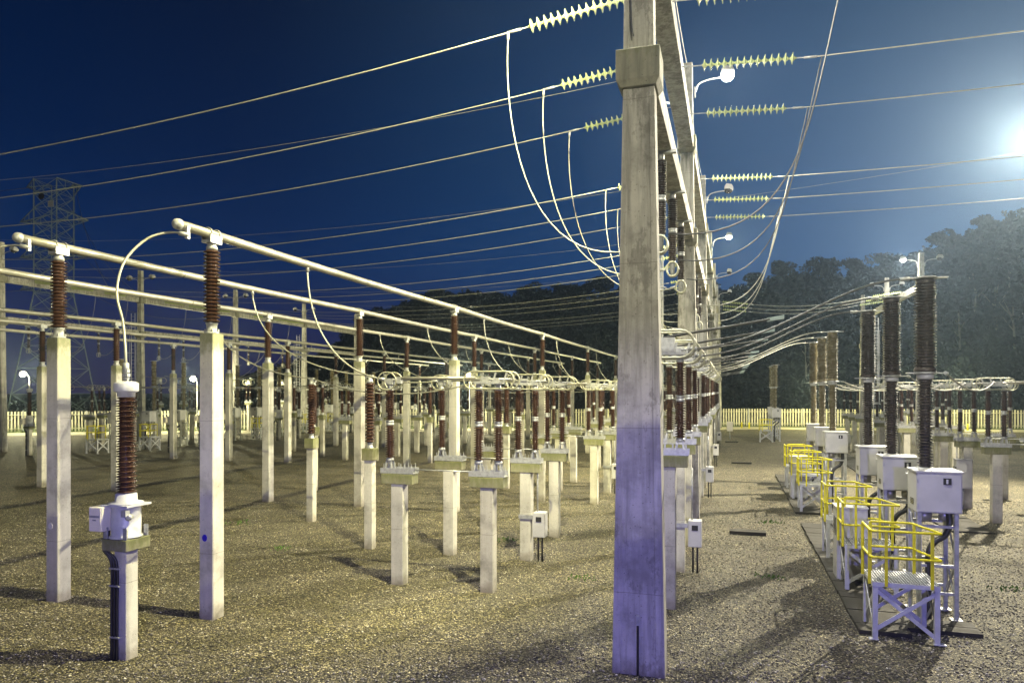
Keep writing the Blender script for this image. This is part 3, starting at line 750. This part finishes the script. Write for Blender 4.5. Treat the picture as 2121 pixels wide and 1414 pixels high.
# ------------------------------------------------------------------ circuit breakers
def make_breaker(tan=False):
    t = thing('circuit_breaker', '', 'circuit breaker', group='circuit breakers with tall ribbed columns')
    pc = 'tan' if tan else 'umber'
    def plate(z, name, w=.62):
        MB().lathe([(.19, z), (.21, z+.01), (.21, z+.03), (.19, z+.04)], 20).box(-w*.52, w*.62, -.07, .07, z+.012, z+.032).build(name, 'galv', t)
    MB().lathe([(.19, 2.62), (.19, 2.66), (.14, 2.68), (.14, 2.74)], 20).build('base_flange', 'galv', t)
    MB().lathe(sheds(2.74, 4.42, 30, .088, .145), 22).build('lower_insulator', pc, t)
    MB().lathe([(.13, 4.42), (.15, 4.44), (.15, 4.52)], 18).build('middle_fitting', 'whitesteel', t)
    plate(4.52, 'middle_terminal_plate')
    MB().lathe([(.19, 4.56), (.20, 4.60), (.17, 4.66)], 20).build('interrupter_base', pc, t)
    MB().lathe(sheds(4.66, 6.24, 28, .140, .20), 24).build('upper_insulator', pc, t)
    MB().lathe([(.16, 6.24), (.17, 6.28), (.17, 6.33), (.14, 6.345)], 20).build('top_fitting', pc, t)
    plate(6.345, 'top_terminal_plate')
    bx = MB().box(-.33, .41, -.82, -.18, 1.98, 2.70).build('mechanism_box', 'paint', t, bevel=.012)
    MB().box(-.35, .43, -.84, -.14, 2.702, 2.74).build('box_roof', 'paint', bx, bevel=.008)
    MB().box(-.31, .39, -.832, -.82, 2.0, 2.68).build('door', 'paint', bx, bevel=.006)
    w_ = MB(); w_.box(.10, .23, -.845, -.832, 2.50, 2.62); w_.build('window', 'dial', bx)
    MB().box(.145, .175, -.855, -.845, 2.52, 2.60).build('latch', 'whitesteel', bx)
    for z in (2.12, 2.56): MB().box(-.325, -.30, -.845, -.832, z-.04, z+.04).build('hinge', 'galv', bx)
    lv = MB()
    for z in (2.10, 2.13, 2.16, 2.19): lv.box(-.338, -.33, -.62, -.38, z, z+.014)
    lv.build('vent', 'dial', bx)
    MB().lathe([(.13, 1.78), (.13, 1.98)], 16, -.12, -.45).build('damper', 'alu', t)
    MB().lathe([(.10, 1.80), (.10, 1.98)], 16, .22, -.42).build('damper', 'alu', t)
    f = MB()
    for x in (-.26, .34):
        for y in (-.70, -.02):
            f.bar((x, y, 0), (x, y, 2.64 if y > -.1 else 1.98), .07, .07)
            f.box(x-.09, x+.09, y-.09, y+.09, .03, .05)
        f.bar((x, -.70, .3), (x, -.02, 1.1), .03, .03); f.bar((x, -.70, 1.1), (x, -.02, .3), .03, .03); f.bar((x, -.70, 1.1), (x, -.02, 1.9), .03, .03)
    for y in (-.70, -.02):
        for z in (.5, 1.0, 1.72): f.bar((-.26, y, z), (.34, y, z), .05, .05)
    f.box(-.3, .38, -.10, .16, 2.56, 2.60)
    f.build('stand', 'galv', t)
    hs = smooth_path([(.26, -.55, 1.98), (.27, -.56, 1.75), (.18, -.62, 1.55), (.0, -.66, 1.42), (-.10, -.68, 1.2), (-.10, -.68, .6), (-.10, -.68, 0)], 8)
    MB().tube(hs, .055, 10).build('cable_hose', 'black', t)
    return t
br, brt = make_breaker(), make_breaker(True)
BRY = [15.4, 18.4, 21.35, 28.4, 31.5, 34.6]
for i, y in enumerate(BRY):
    place(br if i < 3 else brt, f'{"dark umber" if i < 3 else "olive brown"} ribbed breaker column on a grey box, {ORD[i%3]} of three from camera', (3.58, y, 0))
for i, y in enumerate((63.2, 66.2, 69.2)):
    place(brt, f'distant circuit breaker behind a yellow railed platform near the fence, {ORD[i]} of three', (3.58, y, 0))
for bay in range(2, 6):
    for ph in range(3):
        place(brt, f'distant circuit breaker of the far left yard, {PW[ph]} in its {ORD[bay-2]} group', (-40.2, PH[ph]+BAY*bay+.6, 0))
# cables from breaker tops to the open switches and from the middle plates to the right
def brcab(y, yd, nm, x0=3.58):
    a = Vector((x0-.3, y, 6.36)); e = Vector((-.75, yd, 5.0))
    cable(bez(a, a+Vector((-1.2, -.1, .05)), e+Vector((1.6, 0, .05)), e), .02, f'cable sloping left from the top of the {nm}', 'cables joining breakers and switches', 'darkcable' if y < 24 else 'cable', ends=y < 24)
    b_ = Vector((x0+.35, y, 4.54)); e = Vector((8.0, yd+12.0, 4.46))
    cable(cat_pts(b_, e, .3, 18), .018, f'cable running right from the middle plate of the {nm}', 'cables joining breakers and switches', 'darkcable' if y < 24 else 'cable', ends=y < 24)
for i, y in enumerate(BRY):
    brcab(y, PH[i % 3]+BAY*(i//3), f'{ORD[i%3]} {"dark" if i < 3 else "olive"} breaker')

# ------------------------------------------------------------------ working platforms
def make_platform():
    t = thing('work_platform', '', 'platform', group='white steel platforms with yellow handrails')
    H_ = 1.0; W, D = 1.0, .92
    dk = MB(); dk.box(0, W, 0, D, H_-.05, H_-.02); dk.box(0, W, -.006, 0, H_-.07, H_); dk.box(0, W, D, D+.006, H_-.07, H_)
    dk.box(-.006, 0, 0, D, H_-.07, H_); dk.box(W, W+.006, 0, D, H_-.07, H_)
    dk.build('deck_frame', 'whitesteel', t)
    gr = MB()
    for i in range(22):
        x = .02+i*(W-.04)/21; gr.box(x-.009, x+.009, .01, D-.01, H_-.018, H_+.004)
    gr.build('deck_grating', 'galv', t)
    for x in (.04, W-.04):
        for y in (.04, D-.04):
            l_ = MB().box(x-.04, x+.04, y-.04, y+.04, .05, H_-.05).build('leg', 'whitesteel', t)
            MB().box(x-.09 if x < .5 else x-.05, x+.05 if x < .5 else x+.13, y-.05, y+.05, .035, .052).build('foot_plate', 'whitesteel', l_)
    x_ = MB()
    for y in (.02, D-.02):
        x_.bar((.06, y, .22), (W-.06, y-.0, H_-.14), .012, .065); x_.bar((.06, y+.014, H_-.14), (W-.06, y+.014, .14), .012, .065)
    for x in (.02, W-.02):
        x_.bar((x, .06, .22), (x, D-.06, H_-.14), .012, .06); x_.bar((x+.014, .06, H_-.14), (x+.014, D-.06, .22), .012, .06)
    x_.build('cross_braces', 'whitesteel', t)
    def ring(z):
        return smooth_path([(-.03, D*.85, z), (-.03, D*.5, z), (-.03, .10, z), (-.01, .01, z), (.07, -.02, z), (W*.5, -.02, z), (W-.06, -.02, z), (W+.01, .01, z), (W-.02, .20, z),
                            (W-.16, D*.72, z), (W-.22, D-.02, z), (W*.62, D+.0, z), (W*.3, D, z), (.12, D, z)], 4)
    for z in (H_+.42, H_+.86): MB().tube(ring(z), .021, 8).build('handrail', 'yellow', t)
    for x, y in ((-.03, D*.85), (-.03, .12), (.20, -.02), (W-.12, -.02), (W-.2, D*.9), (.12, D)):
        MB().box(x-.024, x+.024, y-.010, y+.010, H_-.06, H_+.86).build('rail_post', 'yellow', t)
    gt = MB(); gt.tube([(.0, D*.85, H_+.86), (.0, D*.98, H_+.84)], .02, 8); gt.build('gate_latch', 'black', t)
    return t
pf_ = make_platform()
for i, y in enumerate(BRY):
    place(pf_, f'white platform with yellow handrail, {ORD[i]} from the camera along the breakers', (2.28, y-2.25, 0))
place(pf_, 'distant yellow railed platform by the fence, in front of the last breakers', (2.28, 61.0, 0))
for bay in (2, 3, 4):
    place(pf_, f'distant white and yellow platform of the far left yard, {ORD[bay-2]} from the camera', (-40.9, PH[0]+BAY*bay-1.6, 0))
    place(pf_, f'distant platform further back in the far left yard, {ORD[bay-2]} group', (-39.4, PH[1]+BAY*bay-1.6, 0))
def planks(x0, x1, y0, y1, step=.42, lab='', name='trench_cover', h=.07):
    t = thing(name, lab, 'slab', ((x0+x1)/2, (y0+y1)/2, 0), 0, 'concrete trench covers')
    cx, cy = (x0+x1)/2, (y0+y1)/2; mb = MB(); y = y0; i = 0
    while y < y1-.05:
        e = min(y+step-.012, y1); dz = random.uniform(-.006, .006)
        mb.box(x0-cx+random.uniform(-.012, .012), x1-cx+random.uniform(-.012, .012), y-cy, e-cy, .0, h+dz); y += step
    mb.build('cover_planks', 'slab', t); return t
planks(2.12, 2.95, 13.5, 24.0, .42, 'strip of dark concrete covers, toned darker for the shade under the near platforms')
planks(2.95, 4.1, 13.85, 14.5, .32, 'short cross strip of pale covers at the foot of the nearest platform')
planks(2.12, 2.95, 26.0, 37.5, .42, 'strip of dark concrete covers, toned darker for the shade under the second group of platforms')
planks(-.02, .98, 21.75, 22.15, .14, 'wide slatted cover on the gravel, nearer of the two loose ones', h=.10)
planks(.05, 1.15, 42.9, 43.4, .2, 'small slatted cover on the gravel, in the middle distance', h=.08)
planks(-.4, .6, 60.5, 61.2, .3, 'thin far cover lying on the gravel near the distant platform', h=.07)
planks(6.2, 7.4, 24, 62, .6, 'long dark cable trench covers running back past the right switches', h=.05)
planks(8.9, 13.5, 23.2, 25.0, .45, 'dark cable trench covers crossing at the right edge', h=.05)
# cabinets
def cabinet(name, lab, loc, w, d, h, mt='cream', leg=0):
    t = thing(name, lab, 'cabinet', loc)
    b_ = MB().box(-w/2, w/2, -d/2, d/2, leg, h).build('body', mt, t, bevel=.01)
    MB().box(-w/2-.02, w/2+.02, -d/2-.02, d/2+.02, h, h+.03).build('lid', mt, t)
    if leg: MB().tube([(0, 0, 0), (0, 0, leg)], .04, 8).build('stand', 'galv', t)
    for x in (-.14, .1):
        MB().box(-w/2-.012, -w/2, x-.05, x+.05, h*.62, h*.86).build('window', 'dial', t)
    dz = MB(); dz.box(-w/2+.02, w/2-.02, -d/2-.012, -d/2, leg+.04, h-.04); dz.build('door', mt, t)
    return t
cabinet('control_cabinet', 'grey control cabinet with dark windows on its side, between the near platforms', (2.55, 17.35, 0), .62, .6, 1.62, 'paint')
cabinet('control_cabinet', 'grey control cabinet between the second group of platforms', (2.55, 29.9, 0), .62, .6, 1.62, 'paint')
cabinet('small_cabinet', 'small grey cabinet on one leg, standing alone near the fence', (-.05, 64.5, 0), .5, .3, 1.5, 'cream', .7)
cabinet('drive_cabinet', 'small grey box on the switch support just right of the nearest breaker', (7.9, 28.85, 0), .5, .35, 1.75, 'paint', .75)
for i, (x, y) in enumerate(((1.2, 84), (2.0, 83.5), (9.5, 84.5), (16, 86), (-17, 77), (24, 86))):
    o = MB().lathe([(.09, 0), (.09, .62), (.07, .68)], 10).box(-.12, .12, -.12, .12, 0, .06).build('marker_post', 'yellow', None, (x, y, 0))
    tag(o, f'small yellow marker post in front of the fence, {ORD[i]} one along', 'marker', 'yellow marker posts')
    o['label'] = ['yellow marker post before the fence, left of the distant platform', 'yellow marker post just right of its neighbour before the fence', 'yellow marker post before the fence, right of the distant platform', 'yellow marker post before the fence behind the tan breakers',
                  'yellow marker post before the fence, seen left of the big column', 'yellow marker post before the fence at the far right'][i]

# ------------------------------------------------------------------ fence
ft = thing('picket_fence', 'long cream painted picket fence closing the yard at the foot of the hill', 'fence', (FEN[3][0], FEN[3][1], 0))
ox, oy = FEN[3]
npan = 0
for i in range(len(FEN)-1):
    a, b_ = Vector(FEN[i]), Vector(FEN[i+1]); L = (b_-a).length; t_ = (b_-a)/L; n = max(1, round(L/5.5))
    for k in range(n):
        p, q = a.lerp(b_, k/n), a.lerp(b_, (k+1)/n); mb = MB(); l_ = (q-p).length; m_ = int(l_/.30)
        for j in range(m_):
            c_ = p+t_*(l_*(j+.5)/m_); w = .075; h = 2.08+random.uniform(-.02, .02)
            d = t_*w; nn = Vector((-t_.y, t_.x))*.012
            base = [c_-d-nn, c_+d-nn, c_+d+nn, c_-d+nn]
            mb.loft([[(v.x-ox, v.y-oy, z) for v in base] for z in (.06, h)])
        nn = Vector((-t_.y, t_.x))*.035
        for z in (.35, 1.75): mb.bar((p.x+nn.x-ox, p.y+nn.y-oy, z), (q.x+nn.x-ox, q.y+nn.y-oy, z), .05, .06)
        mb.build('picket_panel', 'fence', ft)
        MB().box(p.x+nn.x*2.6-ox-.05, p.x+nn.x*2.6-ox+.05, p.y+nn.y*2.6-oy-.05, p.y+nn.y*2.6-oy+.05, -.1, 2.15).build('post', 'galv', ft); npan += 1

# perimeter lamps standing by the fence
def make_plamp():
    t = thing('perimeter_lamp', '', 'street lamp', group='lit lamps on poles near the fence')
    MB().tube(smooth_path([(0, 0, 0), (0, 0, 4.6), (.05, -.1, 5.3), (.2, -.5, 5.75), (.3, -.85, 5.85)], 5), .05, 8).build('pole', 'whitesteel', t)
    MB().lathe([(.08, 5.93), (.24, 5.86), (.25, 5.82), (.2, 5.80)], 14, .32, -.95).build('shade', 'paint', t)
    rr = [(.27*math.sin(math.pi*i/8)+.001, 5.80-.27*(1-math.cos(math.pi*i/8))/1.1) for i in range(9)]
    MB().lathe(rr, 14, .32, -.95).build('bulb', 'lamp', t)
    return t
pl = make_plamp()
for (x, y, w, z, e) in ((-68.1, 54.5, 'left edge, behind the white dotted post', -.0, 8500), (-52.4, 60.2, 'between the first two front posts', 0, 8500), (-27.8, 74.2, 'behind the switches in the middle', 0, 8500),
                        (22, 86, 'hidden behind the breakers at right', 0, 6500), (-8, 82, 'hidden behind the big column', 0, 6500), (48, 90, 'right of the frame', 0, 6500), (8, 84.5, 'behind the olive breakers', 0, 4000)):
    if w.split()[0] in ('left', 'between'): z = .3 if w[0] == 'l' else -.15
    if w.startswith('behind the switches'): z = .35
    hid = w.startswith('hidden') or w.startswith('right') or w.startswith('behind the olive')
    if not hid: place(pl, f'bright lamp on a curved pole near the fence, {w}', (x, y, z))
    lamp((x+.32, y-.95, 5.35+z if not hid else 4.6), e*(1 if not hid else .8), (1, .92, .42), .2)

# ------------------------------------------------------------------ lattice transmission tower
tt = thing('transmission_tower', 'tall dim lattice steel transmission tower rising behind the yard on the left', 'tower')
dT = 96.0; lat = (112-1060.5)/FPX*dT; ca, sa = math.cos(A), math.sin(A)
tt.location = (lat*ca-dT*sa, lat*sa+dT*ca, 0); tt.rotation_euler = (0, 0, R(12))
def hw_(z): return 1.62 if z > 17.2 else 1.62+(17.2-z)*.13
def leglines(mbs, z0, z1):
    for mb, (a, b_) in zip(mbs, ((1, 1), (1, -1), (-1, -1), (-1, 1))): mb.bar((a*hw_(z0), b_*hw_(z0), z0), (a*hw_(z1), b_*hw_(z1), z1), .12)
zs = [0, 3.8, 7.2, 10.2, 12.8, 15.1, 17.2]+[17.2+1.9*i for i in range(1, 9)]
body = [MB() for _ in range(4)]; brc = MB()
for z0, z1 in zip(zs, zs[1:]):
    leglines(body, z0, z1); h0, h1 = hw_(z0), hw_(z1)
    for s_ in (-1, 1):
        brc.bar((-h0, s_*h0, z0), (h1, s_*h1, z1), .06); brc.bar((h0, s_*h0, z0), (-h1, s_*h1, z1), .06)
        brc.bar((s_*h0, -h0, z0), (s_*h1, h1, z1), .06); brc.bar((s_*h0, h0, z0), (s_*h1, -h1, z1), .06)
        brc.bar((-h1, s_*h1, z1), (h1, s_*h1, z1), .05); brc.bar((s_*h1, -h1, z1), (s_*h1, h1, z1), .05)
[q.build('leg', 'lattice', tt) for q in body]; brc.build('bracing', 'lattice', tt)
for z, ln in ((32.0, 3.1), (28.0, 4.4), (23.2, 4.4), (18.8, 4.4)):
    for s_ in (-1, 1):
        am = MB(); tip = (s_*(1.62+ln*.75), 0, z-(.9 if z < 30 else .2))
        for b_ in (-1, 1):
            am.bar((s_*1.62, b_*1.62, z-1.1), tip, .1); am.bar((s_*1.62, b_*1.62, z+.5), tip, .1)
            for f in (.35, .65):
                p = Vector((s_*1.62, b_*1.62, z-1.1)).lerp(Vector(tip), f); q = Vector((s_*1.62, b_*1.62, z+.5)).lerp(Vector(tip), f); am.bar(p, q, .06)
                p2 = Vector((s_*1.62, -b_*1.62, z-1.1)).lerp(Vector(tip), f); am.bar(p, p2, .05)
        am.build('cross_arm', 'lattice', tt)
MB().lathe([(.4, 0), (.45, .05), (.4, .1)], 16).build('number_plate', 'black', tt, (-.4, -1.75, 30.0)).rotation_euler = (R(90), 0, 0)
MB().box(.5, 1.3, -1.8, -1.7, 28.6, 29.4).build('notice_plate', 'galv', tt)
tw = tt.location.copy()
for i, (z, dx) in enumerate(((32, -3.6), (27, -4.6), (22.5, -4.6), (18, -4.6))):
    for s_ in (0, 1):
        p = tw+Vector((dx if s_ == 0 else -dx, 0, z))
        q = p+Vector((-90, -10, 4)) if s_ == 0 else Vector((GX-1.5, 47+i*5.0, 12.2))
        cable(cat_pts(p, q, 2.0, 14), .03, f'dim line at the tower, {"outgoing left" if s_ == 0 else "towards gantry"}, {ORD[i]} arm from top', 'line conductors at the tower', 'darkcable')

# ------------------------------------------------------------------ hill and forest
SKY = [(-300, 830), (0, 830), (250, 815), (450, 780), (600, 742), (700, 695), (760, 640), (880, 605), (1000, 592), (1100, 585), (1200, 578), (1300, 572), (1420, 580), (1500, 588), (1560, 580), (1600, 568), (1680, 555),
       (1760, 540), (1830, 520), (1900, 492), (1960, 470), (2040, 455), (2121, 440), (2300, 405), (2600, 380)]
def skyv(u):
    for (a, va), (b_, vb) in zip(SKY, SKY[1:]):
        if a <= u <= b_: return va+(vb-va)*(u-a)/(b_-a)
    return SKY[0][1] if u < SKY[0][0] else SKY[-1][1]
NU, NR = 110, 34
us = [-380+i*(3000/(NU-1)) for i in range(NU)]
def ridge_d(u): return 235-45*min(1, max(0, (u-1300)/800))
def hill_pt(u, f):
    D = 118+(ridge_d(u)-118)*f; k = (u-1060.5)/FPX; x = k*D*ca-D*sa; y = k*D*sa+D*ca
    top = CZ+(809-skyv(u))*ridge_d(u)/FPX-6.5
    if f <= 1: z = max(-.5, (top+1)*(f**1.15)*(1-.06*math.sin(f*9+u*.01))-1)
    else: z = top-(f-1)*10
    z += 1.3*math.sin(x*.09)*math.cos(y*.11)*min(1, f*2)
    return x, y, z
v = []; f = []
for j in range(NR):
    fr = j/(NR-6)
    for u in us: v.append(hill_pt(u, fr))
for j in range(NR-1):
    for i in range(NU-1): f.append((j*NU+i, j*NU+i+1, (j+1)*NU+i+1, (j+1)*NU+i))
structure(MB().add(v, f, True).build('wooded_hill', 'soil'))
rng = np.random.default_rng(3)
def crown_arrays(nl, rx, rz, seed, leaf=.55, lobes=7):
    g_ = np.random.default_rng(seed)
    lc = g_.normal(size=(lobes, 3)); lc /= np.linalg.norm(lc, axis=1)[:, None]; lc *= g_.uniform(.35, .75, (lobes, 1)); lr = g_.uniform(.28, .5, lobes)
    w = g_.integers(0, lobes, nl); d = g_.normal(size=(nl, 3)); d /= np.linalg.norm(d, axis=1)[:, None]
    p = lc[w]+d*(lr[w]*g_.uniform(.65, 1.05, nl))[:, None]
    p *= np.array([rx, rx, rz])
    a = g_.normal(size=(nl, 3)); a /= np.linalg.norm(a, axis=1)[:, None]; b2 = np.cross(a, g_.normal(size=(nl, 3))); b2 /= np.linalg.norm(b2, axis=1)[:, None]
    s_ = leaf*g_.uniform(.6, 1.3, (nl, 1))
    q = np.stack([p-a*s_, p+b2*s_*.7, p+a*s_, p-b2*s_*.7], 1)
    return q.reshape(-1, 3)
PROT = [crown_arrays(260, 4.2, 3.6, 11+i) for i in range(5)]
def quads_mesh(name, V):
    n = len(V)//4; me = bpy.data.meshes.new(name); me.vertices.add(len(V)); me.vertices.foreach_set('co', V.astype(np.float32).ravel())
    me.loops.add(n*4); me.loops.foreach_set('vertex_index', np.arange(n*4, dtype=np.int32)); me.polygons.add(n)
    me.polygons.foreach_set('loop_start', np.arange(0, n*4, 4, dtype=np.int32)); me.polygons.foreach_set('loop_total', np.full(n, 4, dtype=np.int32))
    me.update(calc_edges=True); me.validate(); me.materials.append(M['leaf']); return me
VV = []
cnt = 0
while cnt < 2600:
    u = rng.uniform(-350, 2500); fr = rng.uniform(0, 1)**.75*1.08
    x, y, z = hill_pt(u, fr); s_ = rng.uniform(.6, 1.15)*(1.0 if fr < .9 else .85)*(.38+.62*min(1, max(0, (u-280)/320)))
    an = rng.uniform(0, 6.28); c_, s2 = math.cos(an), math.sin(an); P_ = PROT[cnt % 5]*s_
    Q = np.stack([P_[:, 0]*c_-P_[:, 1]*s2+x, P_[:, 0]*s2+P_[:, 1]*c_+y, P_[:, 2]+z+2.6*s_], 1); VV.append(Q); cnt += 1
fo = bpy.data.objects.new('forest', quads_mesh('forest', np.concatenate(VV))); COL.objects.link(fo); fo['kind'] = 'stuff'
tag(fo, 'dark mass of forest covering the hill behind the yard', 'forest')
# single trees standing out
def tree(u, fr, H_, rx, seed, lab, pale=False, extra=0):
    x, y, z = hill_pt(u, fr); t = thing('hill_tree', lab, 'tree', (x, y, z-.3), 0, 'single trees standing out on the hill')
    random.seed(seed); tr = MB(); top = H_*.72
    pts = smooth_path([(0, 0, 0), (random.uniform(-.3, .3), 0, top*.4), (random.uniform(-.5, .5), random.uniform(-.4, .4), top)], 5)
    tr.tube(pts, .28, 7, r2=.12)
    for i in range(5):
        b0 = Vector(pts[-3-(i % 3)*1]); a = random.uniform(0, 6.28); tr.tube([b0, b0+Vector((math.cos(a)*rx*.35, math.sin(a)*rx*.35, H_*.1)), b0+Vector((math.cos(a)*rx*.65, math.sin(a)*rx*.65, H_*.2))], .1, 5, r2=.03)
    tr.build('trunk', 'bark' if pale else 'soil', t)
    V = crown_arrays(1300, rx, H_*.33, seed, .40, 10); V = V+np.array([0, 0, H_*.66])
    o = bpy.data.objects.new('crown', quads_mesh('crown', V)); COL.objects.link(o); o.parent = t
    return t
for i, (u, H_, rx, w) in enumerate(((1100, 10, 4.6, 'left of the big column, broad round crown'), (1190, 9, 5, 'domed crown close left of the big column'), (1243, 11, 4.5, 'touching the big column'), (1560, 9, 3.4, 'small crown right of the gantry'),
                                 (1620, 11.5, 4.0, 'tall crown above the right slope'), (1700, 13, 5.2, 'broad layered crown at the middle of the right ridge'), (1768, 12, 4.2, 'crown left of the lit breaker lamp'), (1835, 13, 4.5, 'just left of the lit lamp'),
                                 (1960, 10, 4.6, 'hazy crown right of the lit lamp'), (2040, 9, 4.5, 'hazy crown at the upper right'), (905, 8, 3.6, 'bushy crown where the ridge starts to rise'), (760, 8, 4, 'low crown on the left shoulder of the ridge'))):
    tree(u, .97, H_*.85, rx*1.15, 50+i, f'tree on the skyline, {w}')
for i, (u, fr, w) in enumerate(((2103, .30, 'lowest at the right edge'), (2065, .42, 'just left of the edge'), (2020, .5, 'right of the tallest breaker'), (1985, .28, 'low beside the tallest breaker'), (2090, .62, 'high at the right edge'), (1668, .16, 'left of the olive breakers'), (1655, .3, 'above its neighbour left of the olive breakers'))):
    tree(u, fr, 15, 3.4, 90+i, f'slender pale trunk on the dark slope, {w}', True)

# ------------------------------------------------------------------ unseen light blocker added behind the camera (keeps the rear lamp's light off the lower yard)
cb = thing('rear_light_blocker', 'added unseen blocker with a sloped top behind the camera, shading the lower yard', 'building', (0, -4, 0))
def blocker_top_z(x): return 6.95+.165*(x+.9)  # top slope set to place the rear lamps' shadow edge
MB().loft([[(-15, y, 0), (9, y, 0), (9, y, blocker_top_z(9)-.15), (-15, y, blocker_top_z(-15)-.15)] for y in (-5, 0)]).build('wall', 'wall', cb)
MB().loft([[(-15.3, y, blocker_top_z(-15.3)-.13), (9.3, y, blocker_top_z(9.3)-.13), (9.3, y, blocker_top_z(9.3)), (-15.3, y, blocker_top_z(-15.3))] for y in (-5.2, .2)]).build('roof', 'rooff', cb)

# ------------------------------------------------------------------ light
# mast floodlight behind the blocker: warm, from the rear right
lamp((8, -20, 12), 17000, (1, .94, .72), .2)
lamp((8, -20, 13.9), 7000, (1, .94, .72), .2)
lamp((12.3, 35.2, 14.7), 62000, (1, .90, .68), .12, 150, (2, 18, 0))
# added blue fill lamp without a known source, tints the lower faces
lamp((1.5, -3.4, 4.6), 6200, (.25, .235, 1.0), .07, 160, (0, 12, 1.5), 'added_blue_fill')
hd = MB(); hd.loft([[(x, -4, 4.86), (x, -3.0, 4.80), (x, -3.0, 4.585), (x, -2.97, 4.585), (x, -2.97, 4.83), (x, -4, 4.89)] for x in (-.2, 3.2)])  # board added to keep the blue fill off the upper faces
hd.build('blue_fill_cutoff', 'rooff', cb, (0, 4, 0))

w = bpy.data.worlds.new('World'); sc.world = w; w.use_nodes = True; nt = w.node_tree; nt.nodes.clear()
out = nt.nodes.new('ShaderNodeOutputWorld'); bg = nt.nodes.new('ShaderNodeBackground'); nt.links.new(bg.outputs[0], out.inputs[0])
tc = nt.nodes.new('ShaderNodeTexCoord'); D_ = tc.outputs['Generated']
sp = nt.nodes.new('ShaderNodeSeparateXYZ'); nt.links.new(D_, sp.inputs[0])
elev = ramp(nt, sp.outputs[2], [(0, (.017, .012, .055)), (.08, (.010, .014, .075)), (.17, (.001, .018, .088)), (.30, (.0002, .0105, .055)), (.55, (.0001, .0035, .020)), (1, (.0005, .003, .014))])
def dirglow(u, v_, lo, hi, col, base, power=1):
    k = (u-1060.5)/FPX; d = Vector((k*ca-sa, k*sa+ca, (809-v_)/FPX)).normalized()
    dp = nt.nodes.new('ShaderNodeVectorMath'); dp.operation = 'DOT_PRODUCT'; nt.links.new(D_, dp.inputs[0]); dp.inputs[1].default_value = d
    f_ = maprange(nt, dp.outputs['Value'], lo, hi); f_ = math_(nt, 'POWER', f_, power)
    cc = mix(nt, f_, (0, 0, 0), col); return mix(nt, 1.0, base, cc, 'ADD')
skyc = dirglow(1500, 330, .80, 1.0, (.002, .028, .075), elev, 1.8)
skyc = dirglow(2250, 420, .84, 1.0, (.055, .10, .15), skyc, 2.0)
nt.links.new(skyc, bg.inputs[0]); bg.inputs[1].default_value = 1.0

sc.view_settings.view_transform = 'Standard'; sc.view_settings.look = 'None'; sc.view_settings.exposure = 0; sc.view_settings.gamma = 1
sc.cycles.use_denoising = True; sc.cycles.max_bounces = 4; sc.cycles.diffuse_bounces = 2; sc.cycles.glossy_bounces = 2
sc.cycles.caustics_reflective = False; sc.cycles.caustics_refractive = False; sc.cycles.sample_clamp_indirect = 4; sc.cycles.sample_clamp_direct = 30
# haze
hz = MB().box(-230, 330, -40, 330, -1.5, 75).build('haze', 'soil')
hm = bpy.data.materials.new('haze_air'); hm.use_nodes = True; n_ = hm.node_tree; n_.nodes.clear()
o_ = n_.nodes.new('ShaderNodeOutputMaterial'); v_ = n_.nodes.new('ShaderNodeVolumePrincipled')
v_.inputs['Color'].default_value = (.55, .75, 1, 1); v_.inputs['Density'].default_value = .0005; v_.inputs['Anisotropy'].default_value = .8
n_.links.new(v_.outputs[0], o_.inputs['Volume']); hz.data.materials[0] = hm; hz['kind'] = 'stuff'
tag(hz, 'thin night mist hanging over the whole yard and hill', 'haze')

if __name__ == '__main__':
    for o in bpy.data.objects:
        if o.parent is None and 'label' in o.keys() and len(o['label'].replace('-', ' ').split()) > 16: print('LONG', len(o['label'].split()), o['label'])
